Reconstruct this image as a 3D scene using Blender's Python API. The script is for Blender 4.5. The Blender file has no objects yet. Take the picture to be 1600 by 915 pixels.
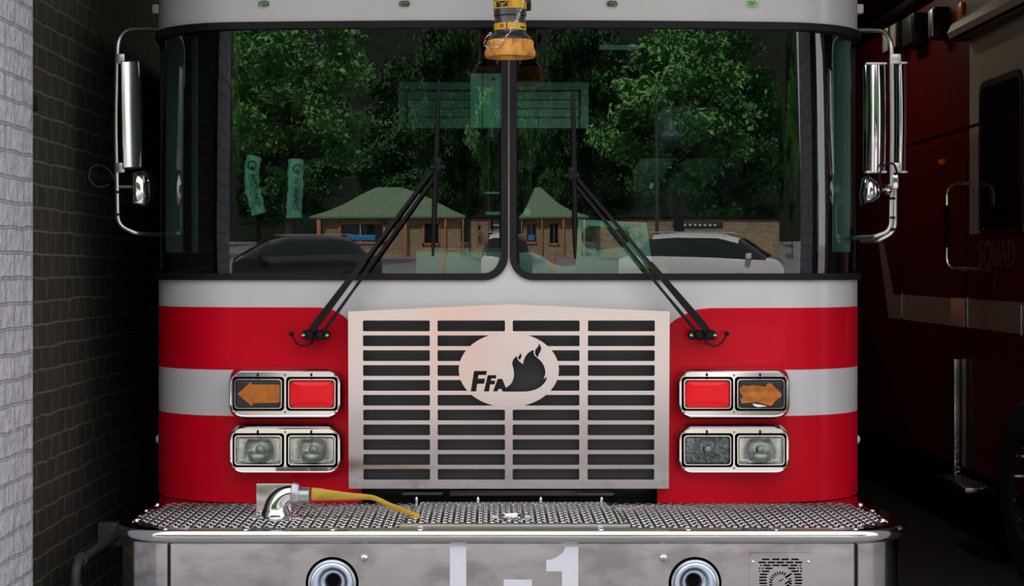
import bpy, bmesh, math, random
from mathutils import Vector, Matrix
from mathutils.geometry import delaunay_2d_cdt
PI = math.pi
random.seed(7)
SC = bpy.context.scene
COL = SC.collection

# ------------------------------------------------------------------ camera
FPX = 2736.0; EYE = 1.55; CX = -0.055; CY = -6.0; VX = 770.0; VY = 420.0
cam_d = bpy.data.cameras.new('camera'); cam = bpy.data.objects.new('camera', cam_d); COL.objects.link(cam)
cam.location = (CX, CY, EYE); cam.rotation_euler = (PI/2, 0, 0)
cam_d.sensor_width = 36; cam_d.lens = FPX/1600*36
cam_d.shift_x = (800-VX)/1600; cam_d.shift_y = (VY-457.5)/1600
cam_d.clip_end = 400
SC.camera = cam
# ------------------------------------------------------------------ light
SC.view_settings.view_transform = 'Standard'; SC.view_settings.look = 'None'
SC.view_settings.gamma = 1; SC.view_settings.use_curve_mapping = False
SC.view_settings.exposure = 0.0
w = bpy.data.worlds.new('sky'); SC.world = w; w.use_nodes = True
bg = w.node_tree.nodes['Background']; bg.inputs[0].default_value = (0.92, 0.91, 0.95, 1); bg.inputs[1].default_value = 2.0
sun_d = bpy.data.lights.new('sun', 'SUN'); sun = bpy.data.objects.new('sun', sun_d); COL.objects.link(sun)
sun_d.energy = 8.5; sun_d.angle = math.radians(0.8); sun_d.color = (1, 0.95, 0.88)
sun.location = (0, 10, 30); sun.rotation_euler = (math.radians(-42), 0, math.radians(14))

# ------------------------------------------------------------------ materials
def mat(name, col, rough=0.5, metal=0.0, coat=0.0, spec=0.5, emit=None):
    m = bpy.data.materials.new(name); m.use_nodes = True
    b = m.node_tree.nodes['Principled BSDF']
    b.inputs['Base Color'].default_value = (*col, 1); b.inputs['Roughness'].default_value = rough
    b.inputs['Metallic'].default_value = metal; b.inputs['Coat Weight'].default_value = coat
    b.inputs['Coat Roughness'].default_value = 0.05
    b.inputs['Specular IOR Level'].default_value = spec
    return m
def N(m, t, **k):
    n = m.node_tree.nodes.new(t)
    for a, v in k.items(): setattr(n, a, v)
    return n
def L(m, a, b): m.node_tree.links.new(a, b)
def B(m): return m.node_tree.nodes['Principled BSDF']
def ramp(m, stops):
    r = N(m, 'ShaderNodeValToRGB'); e = r.color_ramp.elements
    while len(e) > 1: e.remove(e[-1])
    e[0].position = stops[0][0]; e[0].color = (*stops[0][1], 1)
    for p, c in stops[1:]:
        q = e.new(p); q.color = (*c, 1)
    return r
def noise_col(m, c1, c2, scale=5, lo=.35, hi=.65, detail=4, stretch=None):
    tc = N(m, 'ShaderNodeTexCoord'); n = N(m, 'ShaderNodeTexNoise'); n.inputs['Scale'].default_value = scale
    n.inputs['Detail'].default_value = detail
    src = tc.outputs['Object']
    if stretch:
        mp = N(m, 'ShaderNodeMapping'); mp.inputs['Scale'].default_value = stretch; L(m, src, mp.inputs[0]); src = mp.outputs[0]
    L(m, src, n.inputs['Vector']); r = ramp(m, [(lo, c1), (hi, c2)]); L(m, n.outputs['Fac'], r.inputs[0])
    L(m, r.outputs[0], B(m).inputs['Base Color']); return n
def bump(m, src, strength=.3, dist=.01):
    b = N(m, 'ShaderNodeBump'); b.inputs['Strength'].default_value = strength; b.inputs['Distance'].default_value = dist
    L(m, src, b.inputs['Height']); L(m, b.outputs[0], B(m).inputs['Normal']); return b
def noise_bump(m, scale, strength, dist, detail=3, stretch=None):
    tc = N(m, 'ShaderNodeTexCoord'); n = N(m, 'ShaderNodeTexNoise'); n.inputs['Scale'].default_value = scale
    n.inputs['Detail'].default_value = detail; src = tc.outputs['Object']
    if stretch:
        mp = N(m, 'ShaderNodeMapping'); mp.inputs['Scale'].default_value = stretch; L(m, src, mp.inputs[0]); src = mp.outputs[0]
    L(m, src, n.inputs['Vector']); bump(m, n.outputs['Fac'], strength, dist)

M = {}
M['white'] = mat('white_paint', (.66, .655, .66), .35, coat=.5); noise_col(M['white'], (.63, .625, .63), (.69, .69, .70), 2.5)
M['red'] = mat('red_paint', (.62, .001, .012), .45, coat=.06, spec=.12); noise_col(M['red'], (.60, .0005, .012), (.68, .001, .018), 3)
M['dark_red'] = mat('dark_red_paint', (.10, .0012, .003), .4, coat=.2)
M['rubber'] = mat('black_rubber', (.010, .009, .011), .5, spec=.25)
M['black'] = mat('black_paint', (.006, .006, .007), .4, spec=.22)
M['matte_black'] = mat('matte_black', (.004, .004, .004), .9, spec=.1)
M['chrome'] = mat('chrome', (.70, .69, .70), .08, 1)
M['tube'] = mat('bracket_tube', (.62, .60, .59), .33, 1)
M['horn'] = mat('horn_bell', (.62, .66, .74), .30, 1)
M['satin'] = mat('satin_steel', (.72, .70, .70), .22, 1); noise_bump(M['satin'], 3, .05, .02)
M['grille'] = mat('grille_steel', (.66, .61, .60), .15, 1); noise_bump(M['grille'], 2.2, .25, .012, 1)
m = M['bumper'] = mat('bumper_steel', (.58, .57, .57), .14, 1)
noise_col(m, (.44, .43, .43), (.66, .64, .64), 6, .38, .55, 5, (1, 1, 2.0)); noise_bump(m, 5, .10, .012, 2)
M['tread'] = mat('tread_aluminium', (.60, .60, .60), .2, 1)
M['border'] = mat('polished_border', (.55, .55, .56), .07, 1)
M['cast'] = mat('cast_aluminium', (.42, .43, .46), .38, 1)
M['alu'] = mat('brushed_aluminium', (.60, .60, .61), .35, 1)
M['letter'] = mat('reflective_white', (.70, .69, .76), .5)
m = M['hose'] = mat('yellow_hose', (.62, .42, .045), .75)
tc = N(m, 'ShaderNodeTexCoord'); wv = N(m, 'ShaderNodeTexWave'); wv.bands_direction = 'Z'; wv.inputs['Scale'].default_value = 90; wv.inputs['Distortion'].default_value = 3
L(m, tc.outputs['Object'], wv.inputs['Vector']); r = ramp(m, [(0, (.40, .25, .025)), (1, (.70, .47, .06))]); L(m, wv.outputs['Fac'], r.inputs[0]); L(m, r.outputs[0], B(m).inputs['Base Color']); bump(m, wv.outputs['Fac'], .4, .002)
M['red_lens'] = mat('red_lens', (.95, .002, .012), .3, coat=.15, spec=.3); noise_bump(M['red_lens'], 60, .25, .002, 1, (1, 1, 6))
M['amber'] = mat('amber_plastic', (.50, .145, .008), .45); noise_col(M['amber'], (.44, .12, .006), (.56, .17, .012), 40)
M['dark_lens'] = mat('dark_lens', (.035, .028, .028), .25)
M['reflector'] = mat('lamp_reflector', (.88, .90, .87), .22, 1); noise_bump(M['reflector'], 90, .25, .003, 2, (3, 1, 1))
M['clouded'] = mat('clouded_reflector', (.32, .35, .37), .55, .4); noise_col(M['clouded'], (.14, .17, .19), (.60, .63, .66), 110, .42, .58)
def glass(name, tint, ior, rough=0.0, wave=None):
    m = bpy.data.materials.new(name); m.use_nodes = True; nt = m.node_tree; nt.nodes.clear()
    o = nt.nodes.new('ShaderNodeOutputMaterial'); mx = nt.nodes.new('ShaderNodeMixShader'); t = nt.nodes.new('ShaderNodeBsdfTransparent')
    g = nt.nodes.new('ShaderNodeBsdfGlossy'); f = nt.nodes.new('ShaderNodeFresnel')
    t.inputs[0].default_value = (*tint, 1); g.inputs[0].default_value = (1, 1, 1, 1); g.inputs['Roughness'].default_value = rough
    f.inputs['IOR'].default_value = ior
    nt.links.new(f.outputs[0], mx.inputs[0]); nt.links.new(t.outputs[0], mx.inputs[1]); nt.links.new(g.outputs[0], mx.inputs[2]); nt.links.new(mx.outputs[0], o.inputs[0])
    if wave:
        tc = nt.nodes.new('ShaderNodeTexCoord'); wv = nt.nodes.new('ShaderNodeTexWave'); wv.bands_direction = 'X'; wv.inputs['Scale'].default_value = wave; wv.inputs['Distortion'].default_value = 1.5
        bp = nt.nodes.new('ShaderNodeBump'); bp.inputs['Strength'].default_value = .5; bp.inputs['Distance'].default_value = .002
        nt.links.new(tc.outputs['Object'], wv.inputs['Vector']); nt.links.new(wv.outputs['Fac'], bp.inputs['Height'])
        nt.links.new(bp.outputs[0], g.inputs['Normal']); nt.links.new(bp.outputs[0], f.inputs['Normal'])
    return m
M['windshield'] = glass('tinted_windshield', (.44, .86, .74), 1.9)
M['lamp_glass'] = glass('fluted_lamp_glass', (.85, .88, .86), 1.5, .05, 60)
M['pane'] = glass('dark_window_glass', (.15, .2, .2), 1.6)
M['pale_strip'] = mat('added_pale_strip', (.93, .94, .93), .6)
M['locker'] = mat('locker_grey', (.33, .34, .32), .6)
M['trim'] = mat('pale_trim', (.80, .82, .80), .6)
M['interior'] = mat('cab_interior', (.012, .012, .013), .8, spec=.2)
M['seat'] = mat('seat_vinyl', (.010, .011, .012), .8, spec=.15)
M['paper'] = mat('white_paper', (.80, .80, .78), .7)
M['strap'] = mat('strap_cloth', (.92, .90, .86), .8); noise_bump(M['strap'], 35, .6, .006)
M['ink'] = mat('black_ink', (.01, .01, .012), .6)
M['dark_patch'] = mat('dark_mottle', (.04, .03, .02), .5); noise_col(M['dark_patch'], (.015, .02, .015), (.30, .10, .03), 22, .4, .7)
M['yellow'] = mat('yellow_label', (.72, .44, .012), .5)
M['red_mark'] = mat('red_mark', (.6, .02, .01), .5)
m = M['wood_ring'] = mat('orange_bumper_ring', (.72, .36, .075), .55); noise_col(m, (.42, .15, .02), (.80, .38, .07), 30, .3, .6); noise_bump(m, 60, .4, .004)
M['gunmetal'] = mat('gunmetal', (.11, .11, .11), .38, .85)
m = M['mesh'] = mat('honeycomb_mesh', (.010, .010, .012), .5)
tc = N(m, 'ShaderNodeTexCoord'); vo = N(m, 'ShaderNodeTexVoronoi'); vo.inputs['Scale'].default_value = 170; vo.inputs['Randomness'].default_value = 0.0
L(m, tc.outputs['Object'], vo.inputs['Vector']); r = ramp(m, [(.3, (.004, .004, .005)), (.55, (.03, .03, .034))]); L(m, vo.outputs['Distance'], r.inputs[0]); L(m, r.outputs[0], B(m).inputs['Base Color'])
M['radiator'] = mat('radiator_core', (.035, .045, .06), .4, .3)
M['tyre'] = mat('tyre_rubber', (.012, .012, .012), .8)
M['mirror_glass'] = mat('mirror_glass', (.92, .92, .92), .01, 1)

def brick(name, c1, c2, mort, bw, rh, ms, axes, bump_s, rough=.85, spec=.3, off=.5, noise_s=30, nstr=.5):
    m = mat(name, c1, rough, spec=spec)
    g = N(m, 'ShaderNodeNewGeometry'); sp = N(m, 'ShaderNodeSeparateXYZ'); cb = N(m, 'ShaderNodeCombineXYZ')
    L(m, g.outputs['Position'], sp.inputs[0]); L(m, sp.outputs[axes[0]], cb.inputs[0]); L(m, sp.outputs[axes[1]], cb.inputs[1])
    ns0 = N(m, 'ShaderNodeTexNoise'); ns0.inputs['Scale'].default_value = 8; L(m, cb.outputs[0], ns0.inputs['Vector'])
    vm = N(m, 'ShaderNodeVectorMath', operation='SCALE'); vm.inputs['Scale'].default_value = .018
    L(m, ns0.outputs['Color'], vm.inputs[0]); va = N(m, 'ShaderNodeVectorMath', operation='ADD'); L(m, cb.outputs[0], va.inputs[0]); L(m, vm.outputs[0], va.inputs[1])
    b = N(m, 'ShaderNodeTexBrick'); b.inputs['Scale'].default_value = 1; b.inputs['Brick Width'].default_value = bw; b.inputs['Row Height'].default_value = rh
    b.inputs['Mortar Size'].default_value = ms; b.inputs['Mortar Smooth'].default_value = .3; b.offset = off
    b.inputs['Color1'].default_value = (*c1, 1); b.inputs['Color2'].default_value = (*c2, 1); b.inputs['Mortar'].default_value = (*mort, 1)
    L(m, va.outputs[0], b.inputs['Vector'])
    n = N(m, 'ShaderNodeTexNoise'); n.inputs['Scale'].default_value = noise_s; n.inputs['Detail'].default_value = 4; L(m, g.outputs['Position'], n.inputs['Vector'])
    mu = N(m, 'ShaderNodeMix', data_type='RGBA'); mu.blend_type = 'MULTIPLY'; mu.inputs['Factor'].default_value = .6
    rr = ramp(m, [(.3, (.6, .6, .6)), (.7, (1, 1, 1))]); L(m, n.outputs['Fac'], rr.inputs[0])
    L(m, b.outputs['Color'], mu.inputs['A']); L(m, rr.outputs[0], mu.inputs['B']); L(m, mu.outputs['Result'], B(m).inputs['Base Color'])
    ml = N(m, 'ShaderNodeMath', operation='MULTIPLY_ADD'); ml.inputs[1].default_value = -1.0; L(m, b.outputs['Fac'], ml.inputs[0])
    m2 = N(m, 'ShaderNodeMath', operation='MULTIPLY'); m2.inputs[1].default_value = nstr; L(m, n.outputs['Fac'], m2.inputs[0]); L(m, m2.outputs[0], ml.inputs[2])
    bump(m, ml.outputs[0], bump_s, .02)
    return m
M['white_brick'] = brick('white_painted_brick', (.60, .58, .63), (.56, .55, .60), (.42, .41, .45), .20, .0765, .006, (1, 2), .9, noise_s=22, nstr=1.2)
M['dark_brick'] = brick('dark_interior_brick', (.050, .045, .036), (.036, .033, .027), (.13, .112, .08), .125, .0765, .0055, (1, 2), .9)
M['stone'] = brick('stacked_stone', (.56, .44, .28), (.38, .29, .18), (.10, .08, .05), .55, .14, .012, (0, 2), .8, noise_s=6)
M['facade'] = brick('facade_brick', (.30, .13, .09), (.25, .10, .07), (.4, .38, .35), .22, .0765, .008, (0, 2), .6)
M['concrete'] = mat('pavement', (.36, .35, .35), .85); noise_col(M['concrete'], (.23, .225, .22), (.31, .30, .30), 1.5)
M['floor'] = mat('garage_floor', (.03, .03, .03), .5)
M['road_yellow'] = mat('road_yellow', (.75, .48, .06), .7)
M['ceiling'] = mat('ceiling_paint', (.30, .27, .19), .9); noise_col(M['ceiling'], (.22, .2, .14), (.34, .30, .21), 3)
M['green_roof'] = mat('green_roof', (.16, .26, .15), .6); noise_col(M['green_roof'], (.12, .20, .11), (.20, .31, .18), 6)
M['orange_wood'] = mat('orange_post', (.50, .20, .10), .6)
M['sign_dark'] = mat('sign_board', (.02, .05, .05), .5)
M['bark'] = mat('bark', (.05, .038, .028), .9)
M['hill'] = mat('backdrop_hill', (.012, .022, .008), .95); noise_col(M['hill'], (.002, .005, .002), (.008, .018, .006), 1.2)
def leafmat(name, c1, c2):
    m = mat(name, c1, .6, spec=.25)
    oi = N(m, 'ShaderNodeTexCoord'); n = N(m, 'ShaderNodeTexNoise'); n.inputs['Scale'].default_value = .8; L(m, oi.outputs['Object'], n.inputs['Vector'])
    r = ramp(m, [(.35, c1), (.65, c2)]); L(m, n.outputs['Fac'], r.inputs[0]); L(m, r.outputs[0], B(m).inputs['Base Color']); return m
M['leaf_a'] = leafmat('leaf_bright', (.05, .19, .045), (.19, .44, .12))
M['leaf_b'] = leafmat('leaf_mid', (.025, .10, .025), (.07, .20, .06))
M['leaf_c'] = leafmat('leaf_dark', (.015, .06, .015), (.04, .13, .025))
M['flower'] = mat('red_flower', (.7, .02, .02), .6)
M['blue'] = mat('blue_board', (.05, .25, .6), .5)
M['car_white'] = mat('car_white', (.75, .76, .78), .3, coat=1)
M['car_dark'] = mat('car_dark', (.02, .024, .03), .25, coat=1)
M['car_glass'] = mat('car_glass', (.01, .015, .018), .05)
M['olive_panel'] = mat('grey_painted_panel', (.44, .50, .40), .4, coat=.3)
M['grey_stripe'] = mat('grey_stripe', (.34, .32, .27), .5)
M['amber_lens'] = mat('amber_lens', (.85, .2, .01), .3)
M['tube_glow'] = mat('fluorescent_tube', (.9, .9, .85), .4); B(M['tube_glow']).inputs['Emission Color'].default_value = (1, .9, .7, 1); B(M['tube_glow']).inputs['Emission Strength'].default_value = 6
M['pipe'] = mat('grey_pipe', (.085, .08, .07), .55)
M['peach_gleam'] = mat('peach_stripe_gleam', (.95, .66, .50), .4)
M['fade_gold'] = mat('faded_gold', (.16, .10, .04), .5)

# ------------------------------------------------------------------ helpers
WL = {}
def tag(o, label=None, cat=None, group=None, kind=None):
    if label: o['label'] = label
    if cat: o['category'] = cat
    if group: o['group'] = group
    if kind: o['kind'] = kind
    return o
def thing(name, label, cat, loc=(0, 0, 0), group=None, rz=0):
    o = bpy.data.objects.new(name, None); COL.objects.link(o); o.location = loc; o.rotation_euler = (0, 0, rz)
    o.empty_display_size = .1; WL[o] = Vector(loc); return tag(o, label, cat, group)
def link(name, me, mats, parent=None, local=False):
    for mm in (mats if isinstance(mats, (list, tuple)) else [mats]): me.materials.append(mm)
    o = bpy.data.objects.new(name, me); COL.objects.link(o)
    if parent is not None:
        o.parent = parent
        if not local: o.location = -WL[parent]
        WL[o] = Vector((0, 0, 0))
    else: WL[o] = Vector((0, 0, 0))
    return o
def obj(name, bm, mats, parent=None, smooth=35, local=False, recalc=True):
    if recalc: bmesh.ops.recalc_face_normals(bm, faces=bm.faces)
    me = bpy.data.meshes.new(name); bm.to_mesh(me); bm.free()
    if smooth:
        me.polygons.foreach_set('use_smooth', [True]*len(me.polygons)); me.set_sharp_from_angle(angle=math.radians(smooth))
    return link(name, me, mats, parent, local)
def splits(name, bm, mats, parent=None, smooth=35):
    # every loose piece becomes an object of its own
    bm.verts.ensure_lookup_table(); bm.verts.index_update(); seen = set(); out = []
    for v in bm.verts:
        if v in seen: continue
        st = [v]; seen.add(v); comp = []
        while st:
            q = st.pop(); comp.append(q)
            for e in q.link_edges:
                o_ = e.other_vert(q)
                if o_ not in seen: seen.add(o_); st.append(o_)
        n = bmesh.new(); mp = {q: n.verts.new(q.co) for q in comp}; fs = set(f for q in comp for f in q.link_faces)
        for f in sorted(fs, key=lambda f: f.index): n.faces.new([mp[q] for q in f.verts]).material_index = f.material_index
        out.append(obj(name, n, mats, parent, smooth))
    bm.free(); return out
def nb(): return bmesh.new()
def box(bm, c, s, r=0, seg=2, rot=None, mi=0):
    mt = Matrix.Translation(c) @ (rot.to_4x4() if rot else Matrix.Identity(4)) @ Matrix.Diagonal((*s, 1))
    g = bmesh.ops.create_cube(bm, size=1, matrix=mt)
    fs = set(f for v in g['verts'] for f in v.link_faces)
    for f in fs: f.material_index = mi
    if r > 0:
        es = list(set(e for v in g['verts'] for e in v.link_edges))
        rr = bmesh.ops.bevel(bm, geom=es, offset=r, segments=seg, affect='EDGES', profile=.5)
        for f in rr['faces']: f.material_index = mi
def revolve(bm, prof, c, axis='Z', seg=32, mi=0, mod=None, close=False):
    c = Vector(c); rings = []
    for (r, h) in prof:
        ring = []
        for k in range(seg):
            a = 2*PI*k/seg; rr = r*(mod(a, h) if mod else 1)
            u, v = rr*math.cos(a), rr*math.sin(a)
            p = {'Z': (u, v, h), 'Y': (u, h, v), 'X': (h, u, v)}[axis]
            ring.append(bm.verts.new(c+Vector(p)))
        rings.append(ring)
    for i in range(len(rings)-1):
        for k in range(seg):
            f = bm.faces.new((rings[i][k], rings[i][(k+1) % seg], rings[i+1][(k+1) % seg], rings[i+1][k])); f.material_index = mi
    if prof[0][0] > 1e-4 and not close: bm.faces.new(rings[0]).material_index = mi
    if prof[-1][0] > 1e-4 and not close: bm.faces.new(rings[-1]).material_index = mi
def smooth_path(pts, n=6):
    pts = [Vector(p) for p in pts]; out = []
    for i in range(len(pts)-1):
        p0 = pts[max(i-1, 0)]; p1 = pts[i]; p2 = pts[i+1]; p3 = pts[min(i+2, len(pts)-1)]
        for k in range(n):
            t = k/n
            out.append(.5*((2*p1)+(-p0+p2)*t+(2*p0-5*p1+4*p2-p3)*t*t+(-p0+3*p1-3*p2+p3)*t**3))
    out.append(pts[-1]); return out
def fillet(pts, rad, n=6):
    pts = [Vector(p) for p in pts]; out = [pts[0]]
    for i in range(1, len(pts)-1):
        a, b, c = pts[i-1], pts[i], pts[i+1]
        d1 = (a-b); d2 = (c-b); r = min(rad, d1.length*.49, d2.length*.49)
        p = b+d1.normalized()*r; q = b+d2.normalized()*r
        for k in range(n+1):
            t = k/n; out.append((1-t)**2*p+2*t*(1-t)*b+t*t*q)
    out.append(pts[-1]); return out
def tube(bm, pts, rad, seg=10, closed=False, mi=0, flat=1.0, up=None):
    pts = [Vector(p) for p in pts]; n = len(pts); rings = []
    prev = None
    for i, p in enumerate(pts):
        if closed: t = pts[(i+1) % n]-pts[i-1]
        else: t = pts[min(i+1, n-1)]-pts[max(i-1, 0)]
        t.normalize()
        if up is not None: nr = Vector(up)-t*t.dot(Vector(up))
        elif prev is None:
            nr = t.orthogonal()
        else: nr = prev-t*t.dot(prev)
        if nr.length < 1e-6: nr = t.orthogonal()
        nr.normalize(); prev = nr; bi = t.cross(nr)
        r = rad[i] if isinstance(rad, (list, tuple)) else rad
        rings.append([bm.verts.new(p+nr*(r*math.cos(2*PI*k/seg))+bi*(r*flat*math.sin(2*PI*k/seg))) for k in range(seg)])
    m_ = n if closed else n-1
    for i in range(m_):
        a, b = rings[i], rings[(i+1) % n]
        for k in range(seg):
            bm.faces.new((a[k], a[(k+1) % seg], b[(k+1) % seg], b[k])).material_index = mi
    if not closed:
        bm.faces.new(rings[0][::-1]).material_index = mi; bm.faces.new(rings[-1]).material_index = mi
def rrect(cx, cy, w, h, r, n=5):
    if isinstance(r, (int, float)): r = [r]*4      # bl, br, tr, tl
    out = []
    for (sx, sy, a0, rr) in ((-1, -1, PI, r[0]), (1, -1, 1.5*PI, r[1]), (1, 1, 0, r[2]), (-1, 1, .5*PI, r[3])):
        x = cx+sx*(w/2-rr); y = cy+sy*(h/2-rr)
        if rr <= 1e-6: out.append((x, y)); continue
        for k in range(n+1):
            a = a0+PI/2*k/n; out.append((x+rr*math.cos(a), y+rr*math.sin(a)))
    return out
def ellipse(cx, cy, a, b, n=48): return [(cx+a*math.cos(2*PI*k/n), cy+b*math.sin(2*PI*k/n)) for k in range(n)]
class Poly:
    def __init__(s, pts):
        s.p = [(float(a), float(b)) for a, b in pts]; xs = [a for a, b in s.p]; ys = [b for a, b in s.p]
        s.b = (min(xs), max(xs), min(ys), max(ys))
    def has(s, x, y):
        b = s.b
        if x < b[0] or x > b[1] or y < b[2] or y > b[3]: return False
        c = False; p = s.p; j = len(p)-1
        for i in range(len(p)):
            xi, yi = p[i]; xj, yj = p[j]
            if (yi > y) != (yj > y) and x < (xj-xi)*(y-yi)/(yj-yi)+xi: c = not c
            j = i
        return c
def panel(name, polys, classify, mapf, mats, parent, thick=0.0, us=(), vs=(), local=False, smooth=30):
    vc = []; ed = []
    for P_ in polys:
        k = len(vc); n = len(P_.p); vc += [Vector(p) for p in P_.p]; ed += [(k+i, k+(i+1) % n) for i in range(n)]
    x0 = min(P_.b[0] for P_ in polys); x1 = max(P_.b[1] for P_ in polys); y0 = min(P_.b[2] for P_ in polys); y1 = max(P_.b[3] for P_ in polys)
    for u in us:
        if x0 < u < x1: k = len(vc); vc += [Vector((u, y0)), Vector((u, y1))]; ed.append((k, k+1))
    for v in vs:
        if y0 < v < y1: k = len(vc); vc += [Vector((x0, v)), Vector((x1, v))]; ed.append((k, k+1))
    rv, re, rf, *_ = delaunay_2d_cdt(vc, ed, [], 0, 1e-6)
    bm = nb(); keep = []
    for f in rf:
        cx = sum(rv[i][0] for i in f)/len(f); cy = sum(rv[i][1] for i in f)/len(f)
        c = classify(cx, cy)
        if c is not None: keep.append((f, c))
    fv = {}; bv = {}
    def V(i, d, off):
        if i not in d: d[i] = bm.verts.new(mapf(rv[i][0], rv[i][1], off))
        return d[i]
    cnt = {}
    for f, c in keep:
        try: bm.faces.new([V(i, fv, 0) for i in f]).material_index = c
        except ValueError: pass
        for a, b in zip(f, list(f[1:])+[f[0]]):
            cnt.setdefault((min(a, b), max(a, b)), []).append((a, b, c))
    if thick:
        for f, c in keep:
            try: bm.faces.new([V(i, bv, -thick) for i in reversed(f)]).material_index = c
            except ValueError: pass
        for k, l in cnt.items():
            if len(l) == 1:
                a, b, c = l[0]; A, B_ = rv[a], rv[b]
                q = [bm.verts.new(mapf(B_[0], B_[1], 0)), bm.verts.new(mapf(A[0], A[1], 0)), bm.verts.new(mapf(A[0], A[1], -thick)), bm.verts.new(mapf(B_[0], B_[1], -thick))]
                bm.faces.new(q).material_index = c
    return obj(name, bm, mats, parent, smooth, local, recalc=False)
def loft(bm, loops, mi=0, cap0=False, cap1=False):
    rs = [[bm.verts.new(p) for p in lp] for lp in loops]; n = len(rs[0])
    for a, b in zip(rs, rs[1:]):
        for k in range(n): bm.faces.new((a[k], a[(k+1) % n], b[(k+1) % n], b[k])).material_index = mi
    if cap0: bm.faces.new(rs[0][::-1]).material_index = mi
    if cap1: bm.faces.new(rs[-1]).material_index = mi
def frange(a, b, st):
    n = int(round((b-a)/st)); return [a+(b-a)*i/n for i in range(n+1)]
def text(name, body, size, mtx, m, parent, extrude=.0008, bold=.0):
    cu = bpy.data.curves.new('lettering', 'FONT'); cu.body = body; cu.size = size; cu.extrude = extrude; cu.offset = bold
    cu.align_x = 'CENTER'; cu.align_y = 'CENTER'
    t = bpy.data.objects.new('lettering_source', cu); me = bpy.data.meshes.new_from_object(t); bpy.data.objects.remove(t)
    me.transform(mtx); return link(name, me, m, parent)
FACE = Matrix.Rotation(PI/2, 4, 'X')   # text standing up, facing -Y

def PX(px, Y): return CX+(px-VX)/FPX*(Y-CY)
def PZ(py, Y): return EYE-(py-VY)/FPX*(Y-CY)
def P(px, py, Y): return Vector((PX(px, Y), Y, PZ(py, Y)))

# cab plan profile ------------------------------------------------------
W = 1.27; XC = .95; KB = .05
TH0 = math.atan(2*KB*XC); RC = (W-XC)/(1-math.sin(TH0)); CXc = W-RC; CYc = KB*XC*XC+RC*math.cos(TH0)
prof = []; s_ = 0; lx, ly = 0, 0
for i in range(0, 96):
    x = XC*i/95; y = KB*x*x; s_ += math.hypot(x-lx, y-ly); lx, ly = x, y; a = math.atan(2*KB*x); prof.append((s_, x, y, a))
for i in range(1, 41):
    a = TH0+(PI/2-TH0)*i/40; x = CXc+RC*math.sin(a); y = CYc-RC*math.cos(a); s_ += math.hypot(x-lx, y-ly); lx, ly = x, y; prof.append((s_, x, y, a))
S_SIDE = s_; prof.append((s_+2.6, W, CYc+2.6, PI/2)); SMAX = s_+2.5
import bisect
PS = [p[0] for p in prof]
def prof_at(s):
    sg = 1 if s >= 0 else -1; s = abs(s); i = min(max(bisect.bisect_right(PS, s)-1, 0), len(prof)-2)
    a, b = prof[i], prof[i+1]; t = (s-a[0])/(b[0]-a[0])
    x = a[1]+(b[1]-a[1])*t; y = a[2]+(b[2]-a[2])*t; an = a[3]+(b[3]-a[3])*t
    return sg*x, y, math.sin(an)*sg, -math.cos(an)
def CAB(s, z, off=0):
    x, y, nx, ny = prof_at(s); return Vector((x+nx*off, y+ny*off, z))
def S_of(px):
    lo, hi = -S_SIDE*.94, S_SIDE*.94
    for _ in range(40):
        mid = (lo+hi)/2; x, y, _a, _b = prof_at(mid)
        if VX+(x-CX)/(y-CY)*FPX < px: lo = mid
        else: hi = mid
    return (lo+hi)/2
def CZ(px, py):
    s = S_of(px); x, y, _a, _b = prof_at(s); return (s, PZ(py, y))
SGRID = [sg*v for v in (list(frange(.95, S_SIDE, .03))+[.15, .3, .45, .6, .75, .85]) for sg in (-1, 1)]+[0]

# ------------------------------------------------------------------ setting
def struct(name, bm, m, smooth=0): return tag(obj(name, bm, m, None, smooth), kind='structure')
b = nb(); box(b, (2.5, -55.4, -.15), (180, 110, .3)); struct('ground_pavement', b, M['concrete'])
b = nb(); box(b, (2.5, 4.85, -.15), (16, 10.5, .3)); struct('floor', b, M['floor'])
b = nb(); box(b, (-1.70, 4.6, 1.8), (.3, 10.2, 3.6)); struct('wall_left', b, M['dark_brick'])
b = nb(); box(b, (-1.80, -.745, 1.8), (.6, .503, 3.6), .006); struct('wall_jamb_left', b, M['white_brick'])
b = nb(); box(b, (-5.1, -.75, 2.75), (6, .5, 5.5)); struct('wall_facade_left', b, M['facade'])
b = nb(); box(b, (2.25, -.75, 1.6), (.5, .5, 3.2)); struct('wall_pillar', b, M['white_brick'])
b = nb(); box(b, (4.2, -.75, 4.35), (12.6, .5, 2.3)); struct('wall_header', b, M['facade'])
b = nb(); box(b, (8.4, -.75, 1.6), (4.2, .5, 3.2)); struct('wall_facade_right', b, M['facade'])
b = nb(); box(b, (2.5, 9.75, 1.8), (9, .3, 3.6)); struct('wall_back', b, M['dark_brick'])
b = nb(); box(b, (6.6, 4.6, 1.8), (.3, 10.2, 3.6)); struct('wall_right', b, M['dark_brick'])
b = nb(); box(b, (2.45, 4.6, 3.7), (8.6, 10.4, .2)); struct('ceiling', b, M['ceiling'])
b = nb(); box(b, (2.45, 4.6, 5.4), (8.6, 10.4, .2)); struct('ceiling_roof', b, M['concrete'])
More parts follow.
